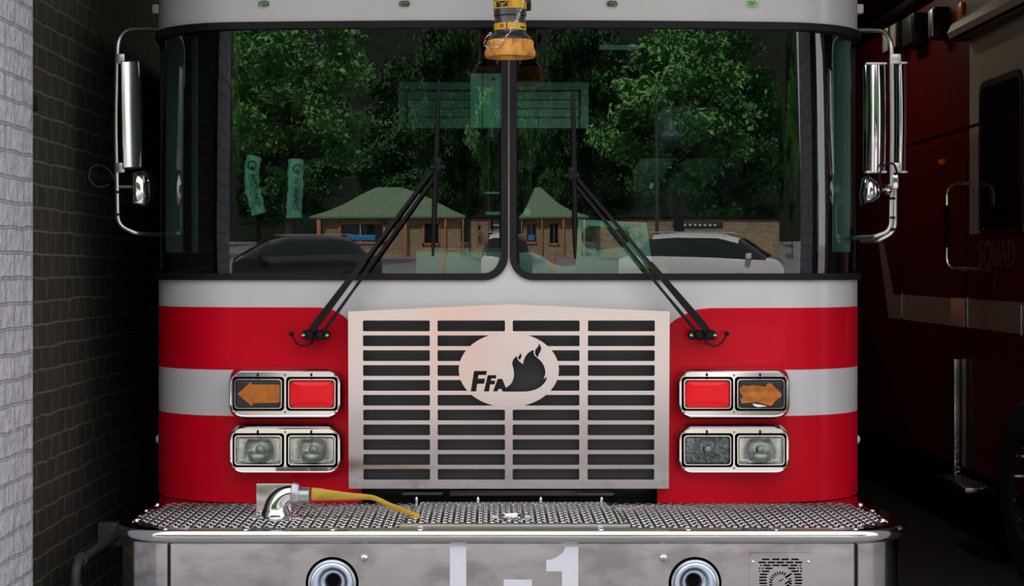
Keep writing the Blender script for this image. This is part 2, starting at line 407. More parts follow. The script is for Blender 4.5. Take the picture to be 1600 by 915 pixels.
for i, (x, y) in enumerate(((-.75, 4.2), (1.95, 5.2))):
    t = thing('ceiling_light', ('long fluorescent fitting above the fire engine', 'long fluorescent fitting between the two trucks')[i]+' on the garage ceiling', 'ceiling light', (x, y, 3.6), 'garage ceiling lights')
    b = nb(); box(b, (x, y, 3.57), (.16, 1.3, .06), .01); obj('fitting', b, M['trim'], t)
    b = nb(); tube(b, [(x, y-.6, 3.52), (x, y+.6, 3.52)], .014, 10); obj('tube', b, M['tube_glow'], t)
    al = bpy.data.lights.new('tube_light', 'AREA'); al.shape = 'RECTANGLE'; al.size = .1; al.size_y = 1.2; al.energy = (12, 5)[i]; al.color = (1, .93, .76)
    ao = bpy.data.objects.new('tube_light', al); COL.objects.link(ao); ao.parent = t; ao.location = (0, 0, -.10)
# wall things
t = thing('wall_bracket', 'small black box fixed to the edge between white and dark brick wall', 'bracket', (-1.54, -.47, 2.60))
b = nb(); box(b, P(59, 160, -.47)+Vector((-.03, .0, 0)), (.05, .05, .05), .004); obj('bracket_box', b, M['black'], t)
b = nb(); box(b, P(59, 160, -.47)+Vector((-.045, .0, 0)), (.02, .03, .085), .003); obj('mounting_plate', b, M['black'], t)
WL_X = -1.55
def LW(px, py, X):
    Z = (X-CX)*FPX/(px-VX); return Vector((X, Z+CY, EYE-(py-VY)*Z/FPX))
t = thing('wall_pipe', 'grey pipe running low along the dark brick wall, ending in an elbow', 'pipe', (WL_X, 0, 0))
a = LW(118, 903, -1.47); e = LW(185, 822, -1.47); b = nb()
d = (e-a).normalized(); zz = .5*(a.z+e.z)
a.z = e.z = .55
tube(b, fillet([a+Vector((0, 0, -.30)), a, Vector((-1.47, 8.6, a.z))], .06), .017, 12); obj('pipe_run', b, M['pipe'], t)
b = nb(); tube(b, [a+Vector((0, .07, 0)), a+Vector((0, .11, 0))], .023, 14); tube(b, [a+Vector((0, 0, -.07)), a+Vector((0, 0, -.11))], .023, 14); splits('coupling', b, M['pipe'], t)
for yy in (.62, 3.6):
    b = nb(); box(b, (-1.50, yy, a.z), (.09, .05, .09), .006); obj('pipe_clamp', b, M['pipe'], t)

# ------------------------------------------------------------------ fire engine
FE = thing('fire_engine', 'red and white fire engine parked nose-out in the brick garage, with steel grille and bumper', 'fire engine', (0, 1.2, 0))
# shell
zb = .745; zt = 2.80
outer = Poly([(-SMAX, zb), (SMAX, zb), (SMAX, zt), (-SMAX, zt)])
S_WIN = S_SIDE+.06
def win_poly(side, grow):
    # inside edge near the centre, outside edge round the corner
    z0 = PZ(427, 0); z1 = PZ(43, 0); si = PX(782, 0); 
    if side < 0: s0, s1 = -S_WIN, PX(783, 0)
    else: s0, s1 = PX(807, 0), S_WIN
    s0 -= grow; s1 += grow; z0 -= grow; z1 += grow
    ri = .058+grow; rt = .035+grow; ro = .04+grow
    r = [ro, ri, rt, ro] if side < 0 else [ri, ro, ro, rt]
    return Poly(rrect((s0+s1)/2, (z0+z1)/2, s1-s0, z1-z0, r, 8))
WINI = {sd: win_poly(sd, 0) for sd in (-1, 1)}; WINO = {sd: win_poly(sd, .0235) for sd in (-1, 1)}; WINH = {sd: win_poly(sd, .012) for sd in (-1, 1)}
notch = Poly([(PX(564, 0), zb-.01), (PX(1028, 0), zb-.01), (PX(1028, 0), PZ(500, 0)), (PX(564, 0), PZ(500, 0))])
# livery
def uv(px, py): return CZ(px, py)
zr = PZ(479, .05)
redtop = Poly([(-SMAX+.001, zb), (SMAX-.001, zb), (SMAX-.001, zr)]+[uv(1110, 481), uv(1090, 483), uv(1070, 491), uv(1055, 499), uv(1045, 507), uv(1020, 530), uv(570, 530), uv(545, 501), uv(535, 492), uv(520, 484), uv(500, 480)]+[(-SMAX+.001, zr)])
z1_, z2_ = PZ(578, .03), PZ(650, .03)
stripeL = Poly([(-SMAX+.002, z2_), (-SMAX+.002, z1_), (S_of(400), z1_), (S_of(400), z2_)])
stripeR = Poly([(SMAX-.002, z2_), (SMAX-.002, z1_), (S_of(1200), z1_), (S_of(1200), z2_)])
# side doors' windows
dwin = {sd: Poly(rrect(sd*(S_SIDE+1.25), 2.02, .95, .75, .08)) for sd in (-1, 1)}
def cl(u, v):
    if not outer.has(u, v) or notch.has(u, v): return None
    for sd in (-1, 1):
        if WINH[sd].has(u, v) or dwin[sd].has(u, v): return None
    if redtop.has(u, v) and not stripeL.has(u, v) and not stripeR.has(u, v): return 1
    return 0
panel('cab_shell', [outer, notch, WINH[-1], WINH[1], redtop, stripeL, stripeR, dwin[-1], dwin[1]], cl, CAB, [M['white'], M['red']], FE, .03, SGRID, [])
b = nb(); ring = [CAB(s, 2.79, .0) for s in [-SMAX]+sorted(SGRID)+[SMAX]]; ring2 = [CAB(s, 2.86, -.10) for s in [-SMAX]+sorted(SGRID)+[SMAX]]
loft(b, [[p.copy() for p in ring], [p+Vector((0, 0, .04)) + (Vector((0, 1.4, 0))-Vector((p.x, p.y, 0)))*.02 for p in ring], ring2], cap0=False, cap1=True); obj('cab_roof', b, M['white'], FE)
b = nb(); yb = CYc+2.5; box(b, (0, yb, 1.78), (2*W-.06, .05, 2.05)); obj('cab_rear_wall', b, M['interior'], FE)
b = nb(); box(b, (0, 1.55, .95), (2*W-.12, 2.6, .06)); obj('cab_floor', b, M['interior'], FE)
b = nb(); box(b, (0, 1.55, 2.70), (2*W-.10, 2.5, .03)); obj('headliner', b, M['interior'], FE)
# gaskets and glass
for sd in (-1, 1):
    i, o = WINI[sd], WINO[sd]
    g = panel('window_gasket', [i, o], lambda u, v, i=i, o=o: 0 if o.has(u, v) and not i.has(u, v) else None, lambda u, v, off: CAB(u, v, .012+off), M['rubber'], FE, .045, SGRID)
    def gl(u, v, off, sd=sd):
        bulge = 0
        q = (abs(u)-.49)/.50
        t_ = q if q < 0 else (abs(u)-.49)/.96
        if abs(t_) < 1: bulge = .026*(1-t_**4) if q < 0 else .026*(1-t_*t_)
        kz = .028*max(v-1.62, 0)**2+.09*max(1.75-v, 0)**2
        return CAB(u, v, -.014+bulge-kz+off)
    us = [sd*x for x in frange(0, 1.7, .022)]; vs = frange(1.5, 2.45, .025)
    gp = win_poly(sd, .006)
    panel('windshield', [gp], lambda u, v, gp=gp: 0 if gp.has(u, v) else None, gl, M['windshield'], FE, 0, us, vs, smooth=180)
    dp = Poly(rrect(sd*(S_SIDE+1.25), 2.02, .99, .79, .09)); di = Poly(rrect(sd*(S_SIDE+1.25), 2.02, .92, .72, .07))
    panel('door_window_gasket', [dp, di], lambda u, v, i=di, o=dp: 0 if o.has(u, v) and not i.has(u, v) else None, lambda u, v, off: CAB(u, v, .01+off), M['rubber'], FE, .04)
    panel('door_window', [di], lambda u, v, i=di: 0 if i.has(u, v) else None, lambda u, v, off: CAB(u, v, -.01+off), M['pane'], FE, .004)
    ln = Poly([(sd*(S_SIDE-.02), .80), (sd*(SMAX-.05), .80), (sd*(SMAX-.05), 2.70), (sd*(S_SIDE-.02), 2.70)][::sd])
    panel('side_lining', [ln, dwin[sd]], lambda u, v, l=ln, d=dwin[sd]: 0 if l.has(u, v) and not d.has(u, v) else None, lambda u, v, off: CAB(u, v, -.040+off), M['interior'], FE, .01)
    b = nb(); c = CAB(sd*(S_SIDE+.55), 1.35, .035); tube(b, fillet([c+Vector((-sd*.035, 0, .25)), c+Vector((0, 0, .25)), c+Vector((0, 0, -.25)), c+Vector((-sd*.035, 0, -.25))], .04), .012, 8); obj('grab_handle', b, M['chrome'], FE)
# small white roof clips at the corners, body-side lamp
for sd, px in ((-1, 234), (1, 1347)):
    b = nb(); box(b, (sd*1.285, .42, PZ(15, .42)), (.03, .05, .035), .005); obj('roof_clip', b, M['white'], FE)
b = nb(); revolve(b, [(.018, 0), (.018, -.012), (.010, -.02), (0, -.021)], (-1.27, .42, PZ(686, .42)), 'X', 16); obj('side_marker_lamp', b, M['white'], FE)
b = nb(); revolve(b, [(.018, 0), (.018, .012), (.010, .02), (0, .021)], (1.27, .42, PZ(686, .42)), 'X', 16); obj('side_marker_lamp', b, M['white'], FE)
# roof marker lights
for px in (413, 632, 956, 1174):
    s, z = CZ(px, 6.5); c = CAB(s, z); 
    b = nb(); lo = []
    for (ww, hh, d) in ((.042, .024, .0), (.042, .024, -.006), (.036, .020, -.011), (.026, .013, -.011), (.024, .011, -.006)):
        lo.append([Vector((c.x+x, c.y+d, c.z+y)) for x, y in rrect(0, 0, ww, hh, hh/2*.98, 5)])
    loft(b, lo, cap1=True); h = obj('roof_marker_light', b, M['chrome'], FE)
    b = nb(); box(b, (c.x+.001, c.y-.010, c.z), (.014, .006, .010), .0025); obj('marker_lens', b, M['lamp_glass'], h)
# centre seam strip between the panes is the shell itself (white)
# radiator bay behind the grille
b = nb(); xl, xr = PX(556, .12), PX(1036, .12)
box(b, ((xl+xr)/2, .22, (zb+1.40)/2-.0), (xr-xl+.1, .04, .72)); obj('radiator', b, M['radiator'], FE)
b = nb()
for (cx_, cy_, cz_, sx_, sy_, sz_) in ((xl-.06, .17, 1.07, .03, .22, .76), (xr+.06, .17, 1.07, .03, .22, .76), ((xl+xr)/2, .12, .70, xr-xl+.1, .26, .03)):
    box(b, (cx_, cy_, cz_), (sx_, sy_, sz_))
obj('radiator_bay', b, M['matte_black'], FE)
GY = -.045
def gxy(px, py): return (PX(px, GY), PZ(py, GY))
g_out = Poly([gxy(545, 763), gxy(1045, 763), gxy(1045, 486), gxy(795, 474.5), gxy(545, 486)])
cols = [(568, 672), (684, 789), (801, 905), (918, 1022)]
slots = []
for r_ in range(11):
    y0 = 500+23.2*r_; y1 = y0+16.8
    for (a, c) in cols:
        p0 = gxy(a, y1); p1 = gxy(c, y0); slots.append(Poly(rrect((p0[0]+p1[0])/2, (p0[1]+p1[1])/2, p1[0]-p0[0], p1[1]-p0[1], .004, 3)))
ce = gxy(795, 577); oval = Poly(ellipse(ce[0], ce[1], 78*(GY-CY)/FPX, 58.5*(GY-CY)/FPX, 64))
def lg(pts): return Poly([gxy(690+a/6.1, 500+c/6.1) for a, c in pts])
letters = [lg([(310,480),(432,480),(425,518),(352,518),(347,553),(415,553),(405,602),(340,602),(330,675),(278,675)]),
 lg([(440,520),(522,520),(517,552),(475,552),(470,572),(512,572),(505,608),(463,608),(452,675),(403,675)]),
 lg([(490,675),(535,555),(578,555),(612,640),(600,675),(578,675),(572,652),(543,652),(530,675)]),
 lg([(590,677),(606,642),(640,622),(670,590),(686,545),(690,500),(682,455),(672,410),(680,375),(700,350),(717,338),(722,365),(742,392),(775,415),(780,385),(795,345),(820,312),(850,290),(878,278),(875,305),(887,335),(920,362),(950,392),(975,432),(988,480),(985,520),(970,552),(985,548),(1004,533),(995,568),(975,600),(940,632),(900,655),(850,670),(800,677)]),
 lg([(745,308),(762,330),(758,350),(745,377),(728,358),(732,340),(745,326)]),
 lg([(922,218),(942,240),(948,268),(942,290),(925,320),(918,350),(900,338),(888,310),(890,285),(905,262),(922,242)])]
def clg(u, v):
    if not g_out.has(u, v): return None
    for l in letters:
        if l.has(u, v): return None
    if oval.has(u, v): return 0
    for s in slots:
        if s.has(u, v): return None
    return 0
zg0 = PZ(763, GY)
def gmap(u, v, off): return Vector((u, GY-.030*(v-zg0)/.6-off, v))
gr = panel('grille', [g_out, oval]+slots+letters, clg, gmap, M['grille'], FE, .012)
M['grille'].node_tree
b = nb()
for (x0, x1) in ((545, 549), (1041, 1045)):
    xa, xb = PX(x0, GY), PX(x1, GY); box(b, ((xa+xb)/2, -.006, (zg0+PZ(486, GY))/2), (abs(xb-xa), .05, PZ(486, GY)-zg0-.002))
splits('grille_side_flange', b, M['grille'], gr)
b = nb(); xa, xb = PX(550, 0), PX(1040, 0); box(b, ((xa+xb)/2, -.012, (zg0+PZ(492, 0))/2+.005), (xb-xa, .004, PZ(492, 0)-zg0-.01)); obj('grille_mesh', b, M['mesh'], gr)
b = nb(); box(b, (PX(830, 0), .05, PZ(768, .05)), (.56, .05, .022), .004); box(b, (PX(930, 0), .03, PZ(770, .03)), (.13, .05, .012), .003); box(b, (PX(660, 0), .03, PZ(769, .03)), (.14, .05, .012), .003); splits('lower_crossmember', b, M['gunmetal'], FE)

# headlamp clusters
def mk_cluster(x0, x1, y0, y1, kinds):
    Yf = -.042; c0 = (PX(x0, Yf), PZ(y1, Yf)); c1 = (PX(x1, Yf), PZ(y0, Yf)); cx, cz = (c0[0]+c1[0])/2, (c0[1]+c1[1])/2; w_, h_ = c1[0]-c0[0], c1[1]-c0[1]
    def lp(w, h, r, y): return [Vector((cx+a, y, cz+c)) for a, c in rrect(0, 0, w, h, r, 8)]
    b = nb()
    loft(b, [lp(w_+.016, h_+.016, .054, .07), lp(w_+.016, h_+.016, .054, .006), lp(w_+.012, h_+.012, .052, -.010), lp(w_+.004, h_+.004, .049, -.024), lp(w_-.006, h_-.006, .046, Yf+.004), lp(w_-.012, h_-.012, .043, Yf), lp(w_-.018, h_-.018, .040, Yf+.001)])
    hs = obj('lamp_housing', b, M['chrome'], FE)
    # face plate with two cut-outs
    fo = Poly([(cx+a, cz+c) for a, c in rrect(0, 0, w_-.014, h_-.014, .041, 8)])
    cw = .176; ch = .116; hl = []
    dxs = (-(w_*.2365), w_*.2365)
    for dx in dxs: hl.append(Poly([(cx+dx+a, cz+c) for a, c in rrect(0, 0, cw, ch, .012, 5)]))
    panel('face_plate', [fo]+hl, lambda u, v: 0 if fo.has(u, v) and not any(h.has(u, v) for h in hl) else None, lambda u, v, off: Vector((u, Yf+.001-off, v)), M['chrome'], hs, .006)
    b = nb()
    for dx in (-w_/2+.022, 0, w_/2-.022):
        for dz in (-h_/2+.020, h_/2-.020): revolve(b, [(.0042, 0), (.0042, -.002), (.002, -.004), (0, -.0042)], (cx+dx, Yf, cz+dz), 'Y', 10)
    splits('screw', b, M['chrome'], hs)
    b = nb()
    for dx, dz in ((dxs[0], h_/2-.018), (dxs[1], h_/2-.018)): box(b, (cx+dx-.002, Yf-.002, cz+dz), (.007, .006, .011), .002)
    for dx in (-w_/2+.017, w_/2-.017): box(b, (cx+dx, Yf-.002, cz), (.007, .006, .006), .002)
    splits('adjuster_slot', b, M['black'], hs)
    b = nb(); box(b, (cx, Yf+.028, cz), (w_-.03, .004, h_-.03)); obj('lamp_backing', b, M['matte_black'], hs)
    for dx, kd in zip(dxs, kinds):
        lx = cx+dx
        def l2(w, h, r, y): return [Vector((lx+a, y, cz+c)) for a, c in rrect(0, 0, w, h, r, 6)]
        b = nb(); loft(b, [l2(cw-.012, ch-.012, .012, Yf+.02), l2(cw-.012, ch-.012, .012, Yf-.002), l2(cw-.016, ch-.016, .011, Yf-.006), l2(cw-.021, ch-.021, .010, Yf-.006), l2(cw-.024, ch-.024, .009, Yf-.001), l2(cw-.024, ch-.024, .009, Yf+.02)])
        obj('lamp_ring', b, M['chrome'], hs)
        lw, lh = cw-.026, ch-.026
        if kd in ('arrowL', 'arrowR'):
            b = nb(); box(b, (lx, Yf+.008, cz), (lw, .012, lh), .002); ln = obj('turn_signal', b, M['dark_lens'], hs)
            if kd == 'arrowL': ap = [(-.47, .0), (-.17, .47), (-.15, .36), (.47, .36), (.49, .30), (.49, -.28), (.46, -.34), (-.12, -.36), (-.15, -.48)]
            else: ap = [(-.48, .22), (-.40, .34), (-.30, .30), (-.18, .34), (.10, .28), (.16, .40), (.22, .42), (.44, .06), (.47, -.06), (.22, -.46), (.10, -.40), (-.10, -.30), (-.22, -.34), (-.44, -.36), (-.46, -.20), (-.40, -.10), (-.47, .08)]
            pp = Poly([(lx+a*lw, cz+c*lh*.98) for a, c in ap])
            if kd == 'arrowL': mf = lambda u, v, off: Vector((u, Yf+.0005-off, v))
            else: mf = lambda u, v, off: Vector((u, Yf-.0045-off+.0025*math.sin((u-lx)*120+v*70)+.002*math.sin(v*190), v))
            a_ = panel('arrow_lens', [pp], lambda u, v: 0 if pp.has(u, v) else None, mf, M['amber'], hs, .003, [lx+lw*t for t in frange(-.5, .5, .05)], [cz+lh*t for t in frange(-.5, .5, .08)])
            if kd == 'arrowR':
                b = nb(); loft(b, [[Vector((lx+a*lw, Yf-.0105, cz+c*lh)) for a, c in [(-.20, -.36), (-.02, -.40), (.14, -.46), (-.08, -.49), (-.16, -.45)]], [Vector((lx+a*lw, Yf+.002, cz+c*lh)) for a, c in [(-.20, -.36), (-.02, -.40), (.14, -.46), (-.08, -.49), (-.16, -.45)]]], cap0=True, cap1=True); obj('broken_lens_piece', b, M['reflector'], hs)
        elif kd == 'red':
            b = nb(); lo = []
            for k in range(6):
                t = k/5; sc = 1-t*t*.6 if k else 1
                lo.append(l2(lw*(1-.5*t), lh*(1-.5*t), .006, Yf+.004-.008*math.sin(t*PI/2)))
            loft(b, [l2(lw, lh, .006, Yf+.02)]+lo, cap1=True); obj('red_warning_lens', b, M['red_lens'], hs)
            b = nb()
            for sx in (-1, 1):
                for sz in (-1, 1): revolve(b, [(.0045, 0), (.0045, -.003), (0, -.0032)], (lx+sx*(lw/2-.006), Yf+.003, cz+sz*(lh/2-.006)), 'Y', 10)
            splits('lens_screw', b, M['gunmetal'], hs)
        else:
            rm = M['clouded'] if kd == 'cloudy' else M['reflector']
            b = nb(); loft(b, [l2(lw, lh, .010, Yf+.004), l2(lw*.97, lh*.96, .010, Yf+.014), l2(lw*.70, lh*.95, lh*.44, Yf+.010), l2(lw*.58, lh*.82, lh*.38, Yf+.017), l2(lw*.44, lh*.62, lh*.30, Yf+.022), l2(lw*.26, lh*.36, lh*.17, Yf+.0255), l2(lw*.1, lh*.14, lh*.06, Yf+.0265)], cap1=True); rf = obj('reflector_bowl', b, rm, hs, 50)
            b = nb(); revolve(b, [(.013, 0), (.013, -.012), (.010, -.016), (0, -.018)], (lx+.004, Yf+.024, cz+.002), 'Y', 16); obj('bulb', b, M['alu'], rf)
            b = nb()
            for k in range(9): box(b, (lx-lw*.42+k*lw*.035, Yf+.001, cz-.012), (.0016, .002, lh*.4), 0)
            for k in range(9): box(b, (lx+lw*.16+k*lw*.035, Yf+.001, cz-.012), (.0016, .002, lh*.4), 0)
            box(b, (lx, Yf+.001, cz-lh*.18), (lw*.34, .003, lh*.24), .001)
            obj('lens_flutes', b, M['lamp_glass'], rf)
            b = nb(); loft(b, [l2(lw, lh, .008, Yf+.004), l2(lw*.97, lh*.96, .008, Yf-.001), l2(lw*.6, lh*.6, .006, Yf-.004)], cap1=True); obj('lamp_glass', b, M['lamp_glass'], rf)
mk_cluster(357, 534, 577, 653, ('arrowL', 'red')); mk_cluster(357, 534, 666, 740, ('clear', 'clear'))
mk_cluster(1059, 1235, 577, 653, ('red', 'arrowR')); mk_cluster(1059, 1235, 666, 740, ('cloudy', 'clear'))

# wipers
def mk_wiper(sd, base, arm_top, armA, armB, bl_top, bl_bot):
    Y = -.05
    root_c = P(*base, Y+.02)
    b = nb(); bw = .048*2.05
    loft(b, [[root_c+Vector((a, y, c)) for a, c in rrect(0, 0, bw, .034*(1 if y > -.01 else .8), .0165*(1 if y > -.01 else .8), 6)] for y in (.03, -.008, -.014)], cap1=True)
    piv = obj('wiper_pivot', b, M['black'], FE)
    b = nb()
    for dx in (-.040, .040): revolve(b, [(.006, 0), (.006, -.004), (0, -.005)], root_c+Vector((dx, -.013, .001)), 'Y', 10)
    splits('pivot_screw', b, M['chrome'], piv)
    b = nb()
    for dx in (-.016, .018): revolve(b, [(.014, 0), (.014, -.022), (.010, -.027), (0, -.028)], root_c+Vector((dx, -.012, .004)), 'Y', 16)
    splits('pivot_hub', b, M['black'], piv)
    b = nb(); q = sd
    hp = [root_c+Vector((sd*.0+q*0.004, -.012, -.015)), root_c+Vector((q*.016, -.012, -.030)), root_c+Vector((q*.040, -.010, -.037)), root_c+Vector((q*.062, -.006, -.028)), root_c+Vector((q*.078, 0, -.006)), root_c+Vector((q*.084, .012, .004))]
    tube(b, smooth_path(hp, 5), .0035, 8); revolve(b, [(.009, 0), (.009, -.012), (0, -.014)], hp[-1]+Vector((0, .01, 0)), 'Y', 12); obj('washer_hose', b, M['black'], piv)
    def flatarm(name, p0, p1, w0, w1, kink=.42):
        p0 = P(*p0, Y-.012); p1 = P(*p1, Y+.008); d = (p1-p0).normalized(); n = Vector((d.z, 0, -d.x)); b = nb()
        def sec(p, w, t): return [p+n*w/2, p+n*w/2+Vector((0, -t, 0)), p-n*w/2+Vector((0, -t, 0)), p-n*w/2]
        m1 = p0.lerp(p1, kink); 
        loft(b, [sec(p0, w0*.85, .012), sec(p0.lerp(p1, .05), w0, .014), sec(m1, w0*.72, .011), sec(p0.lerp(p1, kink+.02), w1, .006), sec(p1, w1, .005)], cap0=True, cap1=True)
        return obj(name, b, M['black'], FE, 20)
    flatarm('wiper_arm', armA[0], armA[1], .026, .011, .42); flatarm('wiper_link_arm', armB[0], armB[1], .012, .010, .25)
    c = P(*arm_top, Y); b = nb(); box(b, c, (.052, .016, .014), .004); box(b, c+Vector((0, 0, .008)), (.02, .024, .045), .004); obj('blade_joint', b, M['black'], FE)
    p0 = P(*bl_top, Y+.018); p1 = P(*bl_bot, Y+.018); pts = [p0.lerp(p1, t)+Vector((0, -.014*math.sin(PI*t), 0)) for t in frange(0, 1, .1)]
    b = nb(); tube(b, pts, [.004+.005*math.sin(PI*t)**.6 if 0 < t < 1 else .003 for t in frange(0, 1, .1)], 6, up=(1, 0, 0)); bl = obj('wiper_blade', b, M['black'], FE)
    b = nb(); tube(b, [p0.lerp(p1, t)+Vector((0, .012, 0)) for t in (0, .5, 1)], .0032, 6); obj('rubber_edge', b, M['rubber'], bl)
mk_wiper(-1, (493, 523), (684, 261), ((487, 516), (677, 264)), ((507, 516), (688, 264)), (686, 124), (676, 400))
mk_wiper(1, (1098, 523), (893, 275), ((1105, 516), (897, 273)), ((1086, 516), (888, 275)), (895, 134), (899, 404))

# mirrors
def mk_mirror(sd):
    Y = .16; T = lambda px, py, y=Y: P(px, py, y)
    b = nb()
    if sd < 0:
        pts = [P(250, 46, .36), T(236, 46, .30), T(184, 46), T(181, 190), T(184, 352), T(214, 365), T(238, 366, .30), P(252, 367, .36)]
    else:
        pts = [P(1332, 48, .36), T(1350, 48, .30), T(1393, 48), T(1394, 200), T(1392, 360), T(1366, 370), T(1347, 371, .30), P(1334, 372, .36)]
    tube(b, fillet(pts, .075, 8), .0082, 12); br = obj('mirror_bracket', b, M['tube'], FE)
    if sd > 0:
        b = nb(); tube(b, fillet([T(1399, 290), T(1399, 362), T(1372, 377), P(1346, 377, .30)], .07, 8), .0065, 10); obj('mirror_wire_conduit', b, M['tube'], br)
    else:
        b = nb(); tube(b, smooth_path([T(183, 300), T(175, 272), T(158, 258), T(143, 262), T(140, 280), T(155, 292), T(172, 288)], 5), .0022, 6); obj('mirror_wire', b, M['gunmetal'], br)
    for py in ((300, 335) if sd < 0 else (310, 340, 358)):
        b = nb(); tube(b, [T(182 if sd < 0 else 1394, py-2), T(182 if sd < 0 else 1394, py+2)], .0115, 10); obj('cable_tie', b, M['black'], br)
    for py in (100, 262):
        b = nb(); c = T(188 if sd < 0 else 1400, py-8 if py < 200 else py); box(b, c, (.034, .018, .036), .004); obj('mirror_clamp', b, M['alu'], br)
    if sd < 0:
        # tall flat head
        b = nb(); p = [P(190, 95, .15), P(218, 94, .20), P(221, 263, .20), P(193, 264, .15)]
        c = sum(p, Vector())/4
        sh = [v+Vector((0, .045, 0)) for v in p]
        loft(b, [sh, p], cap0=True, cap1=True); mh = obj('mirror_head', b, M['black'], FE, 10)
        b = nb(); q = [c+(v-c)*.97+Vector((0, -.003, 0)) for v in p]; rows = []
        for j in range(9):
            t = j/8; A = q[0].lerp(q[3], t); Bv = q[1].lerp(q[2], t); rows.append([A.lerp(Bv, s)+Vector((0, -.009*math.sin(PI*s)-.008*math.sin(PI*t), 0)) for s in frange(0, 1, .125)])
        gv = [[b.verts.new(v) for v in r] for r in rows]
        for j in range(8):
            for k in range(8): b.faces.new((gv[j][k], gv[j+1][k], gv[j+1][k+1], gv[j][k+1]))
        obj('mirror_backplate', b, M['satin'], mh, 80)
        b = nb(); tube(b, [v+Vector((0, -.004, 0)) for v in p], .003, 6, closed=True); obj('mirror_rim', b, M['chrome'], mh)
        b = nb(); p2 = [P(207, 270, .15), P(226, 266, .17), P(234, 282, .18), P(234, 312, .18), P(226, 322, .17), P(207, 318, .15)]
        loft(b, [[v+Vector((0, .10, 0)) for v in p2], p2], cap0=True, cap1=True); cm = obj('convex_mirror', b, M['black'], FE, 20)
        b = nb(); c2 = sum(p2, Vector())/6
        loft(b, [[c2+(v-c2)*k+Vector((0, -d, 0)) for v in p2] for k, d in ((.92, .002), (.75, .012), (.45, .02), (.15, .023))], cap1=True); obj('convex_mirror_glass', b, M['mirror_glass'], cm, 60)
        b = nb(); tube(b, [P(182, 292, .16), P(207, 292, .17)], .007, 8); obj('mirror_arm', b, M['gunmetal'], cm)
    else:
        for (xa, xb, dep, nm) in ((1353, 1383, .13, 'mirror_head'), (1398, 1415, .20, 'side_mirror_head')):
            rows = []; b = nb()
            yt, yb_ = (101, 268) if nm == 'mirror_head' else (100, 268)
            prof_ = []
            for s in frange(0, 1, .1):
                px = xa+(xb-xa)*s; prof_.append((px, dep-.028*math.sin(PI*s)))
            top = [P(px, yt, y) for px, y in prof_]; 
            loops = []
            for j in range(7):
                t = j/6; py = yt+(yb_-yt)*t; bul = -.012*math.sin(PI*t)
                fr = [P(px, py, y)+Vector((0, bul, 0)) for px, y in prof_]; bk = [Vector((v.x, dep+.05, v.z)) for v in (fr[-1], fr[0])]
                loops.append(fr+bk)
            loft(b, loops, cap0=True, cap1=True); mh = obj(nm, b, M['chrome'], FE, 50)
            b = nb(); box(b, P((xa+xb)/2, yt-1, dep), ((xb-xa)/FPX*6.1+.006, .04, .008), .002); box(b, P((xa+xb)/2, yb_+1, dep), ((xb-xa)/FPX*6.1+.006, .04, .008), .002); obj('mirror_end_cap', b, M['alu'], mh)
        b = nb(); p2 = [P(1352, 278, .13), P(1358, 273, .13), P(1374, 285, .14), P(1376, 308, .14), P(1364, 317, .13), P(1350, 319, .13), P(1348, 305, .13)]
        c2 = sum(p2, Vector())/len(p2)
        loft(b, [[v+Vector((0, .06, 0)) for v in p2]]+[[c2+(v-c2)*k+Vector((0, -d, 0)) for v in p2] for k, d in ((1, 0), (.9, .012), (.7, .024), (.4, .032), (.1, .035))], cap0=True, cap1=True); cm = obj('convex_mirror', b, M['chrome'], FE, 60)
        b = nb(); tube(b, smooth_path([P(1377, 292, .14), P(1374, 275, .10), P(1382, 258, .10), P(1396, 256, .12), P(1402, 270, .14)], 6), .004, 8); obj('mirror_wire', b, M['rubber'], cm)
        b = nb(); revolve(b, [(.016, 0), (.020, -.012), (.016, -.024), (.008, -.034), (0, -.035)], P(1385, 296, .15), 'Y', 14); tube(b, [P(1376, 296, .15), P(1396, 290, .16)], .009, 8); box(b, P(1399, 284, .16), (.022, .02, .05), .004); obj('mirror_swivel', b, M['chrome'], cm)
mk_mirror(-1); mk_mirror(1)

# ------------------------------------------------------------------ bumper
BW = 1.235; BYF = -.60; BR = .20; DZ = .745
def bump_path():
    pts = []; s = 0
    cx_ = BW-BR
    pts.append((0, 0, BYF, 0)); 
    pts.append((cx_, cx_, BYF, 0)); s = cx_
    for i in range(1, 17):
        a = PI/2*i/16; pts.append((cx_+BR*a, cx_+BR*math.sin(a), BYF+BR-BR*math.cos(a), a))
    s = pts[-1][0]; pts.append((s+.75, BW, BYF+BR+.75, PI/2)); return pts
BP_ = bump_path(); BPS = [p[0] for p in BP_]; BSM = BPS[-1]-.15
def BM(s, z, off=0):
    sg = 1 if s >= 0 else -1; s = abs(s); i = min(max(bisect.bisect_right(BPS, s)-1, 0), len(BP_)-2); a, b_ = BP_[i], BP_[i+1]; t = (s-a[0])/(b_[0]-a[0])
    x = a[1]+(b_[1]-a[1])*t; y = a[2]+(b_[2]-a[2])*t; an = a[3]+(b_[3]-a[3])*t
    return Vector((sg*(x+math.sin(an)*off), y-math.cos(an)*off, z))
BG = [sg*(BW-BR+BR*PI/2*i/16) for i in range(17) for sg in (-1, 1)]
def bxy(px, py): return (PX(px, BYF), PZ(py, BYF))
zbt = PZ(849, BYF); zbb = .40
face = Poly([(-BSM, zbb), (BSM, zbb), (BSM, zbt), (-BSM, zbt)])
h1 = bxy(519, 911); h2 = bxy(1086, 911); HR = 41.5*5.4/FPX
hc = [Poly(ellipse(h1[0], h1[1], HR, HR, 48)), Poly(ellipse(h2[0], h2[1], HR, HR, 48))]
sx0 = bxy(1174, 0)[0]; sx1 = bxy(1264, 0)[0]; sz1 = bxy(0, 868)[1]
sh_ = Poly([(sx0, sz1-.155), (sx1, sz1-.155), (sx1, sz1), (sx0, sz1)])
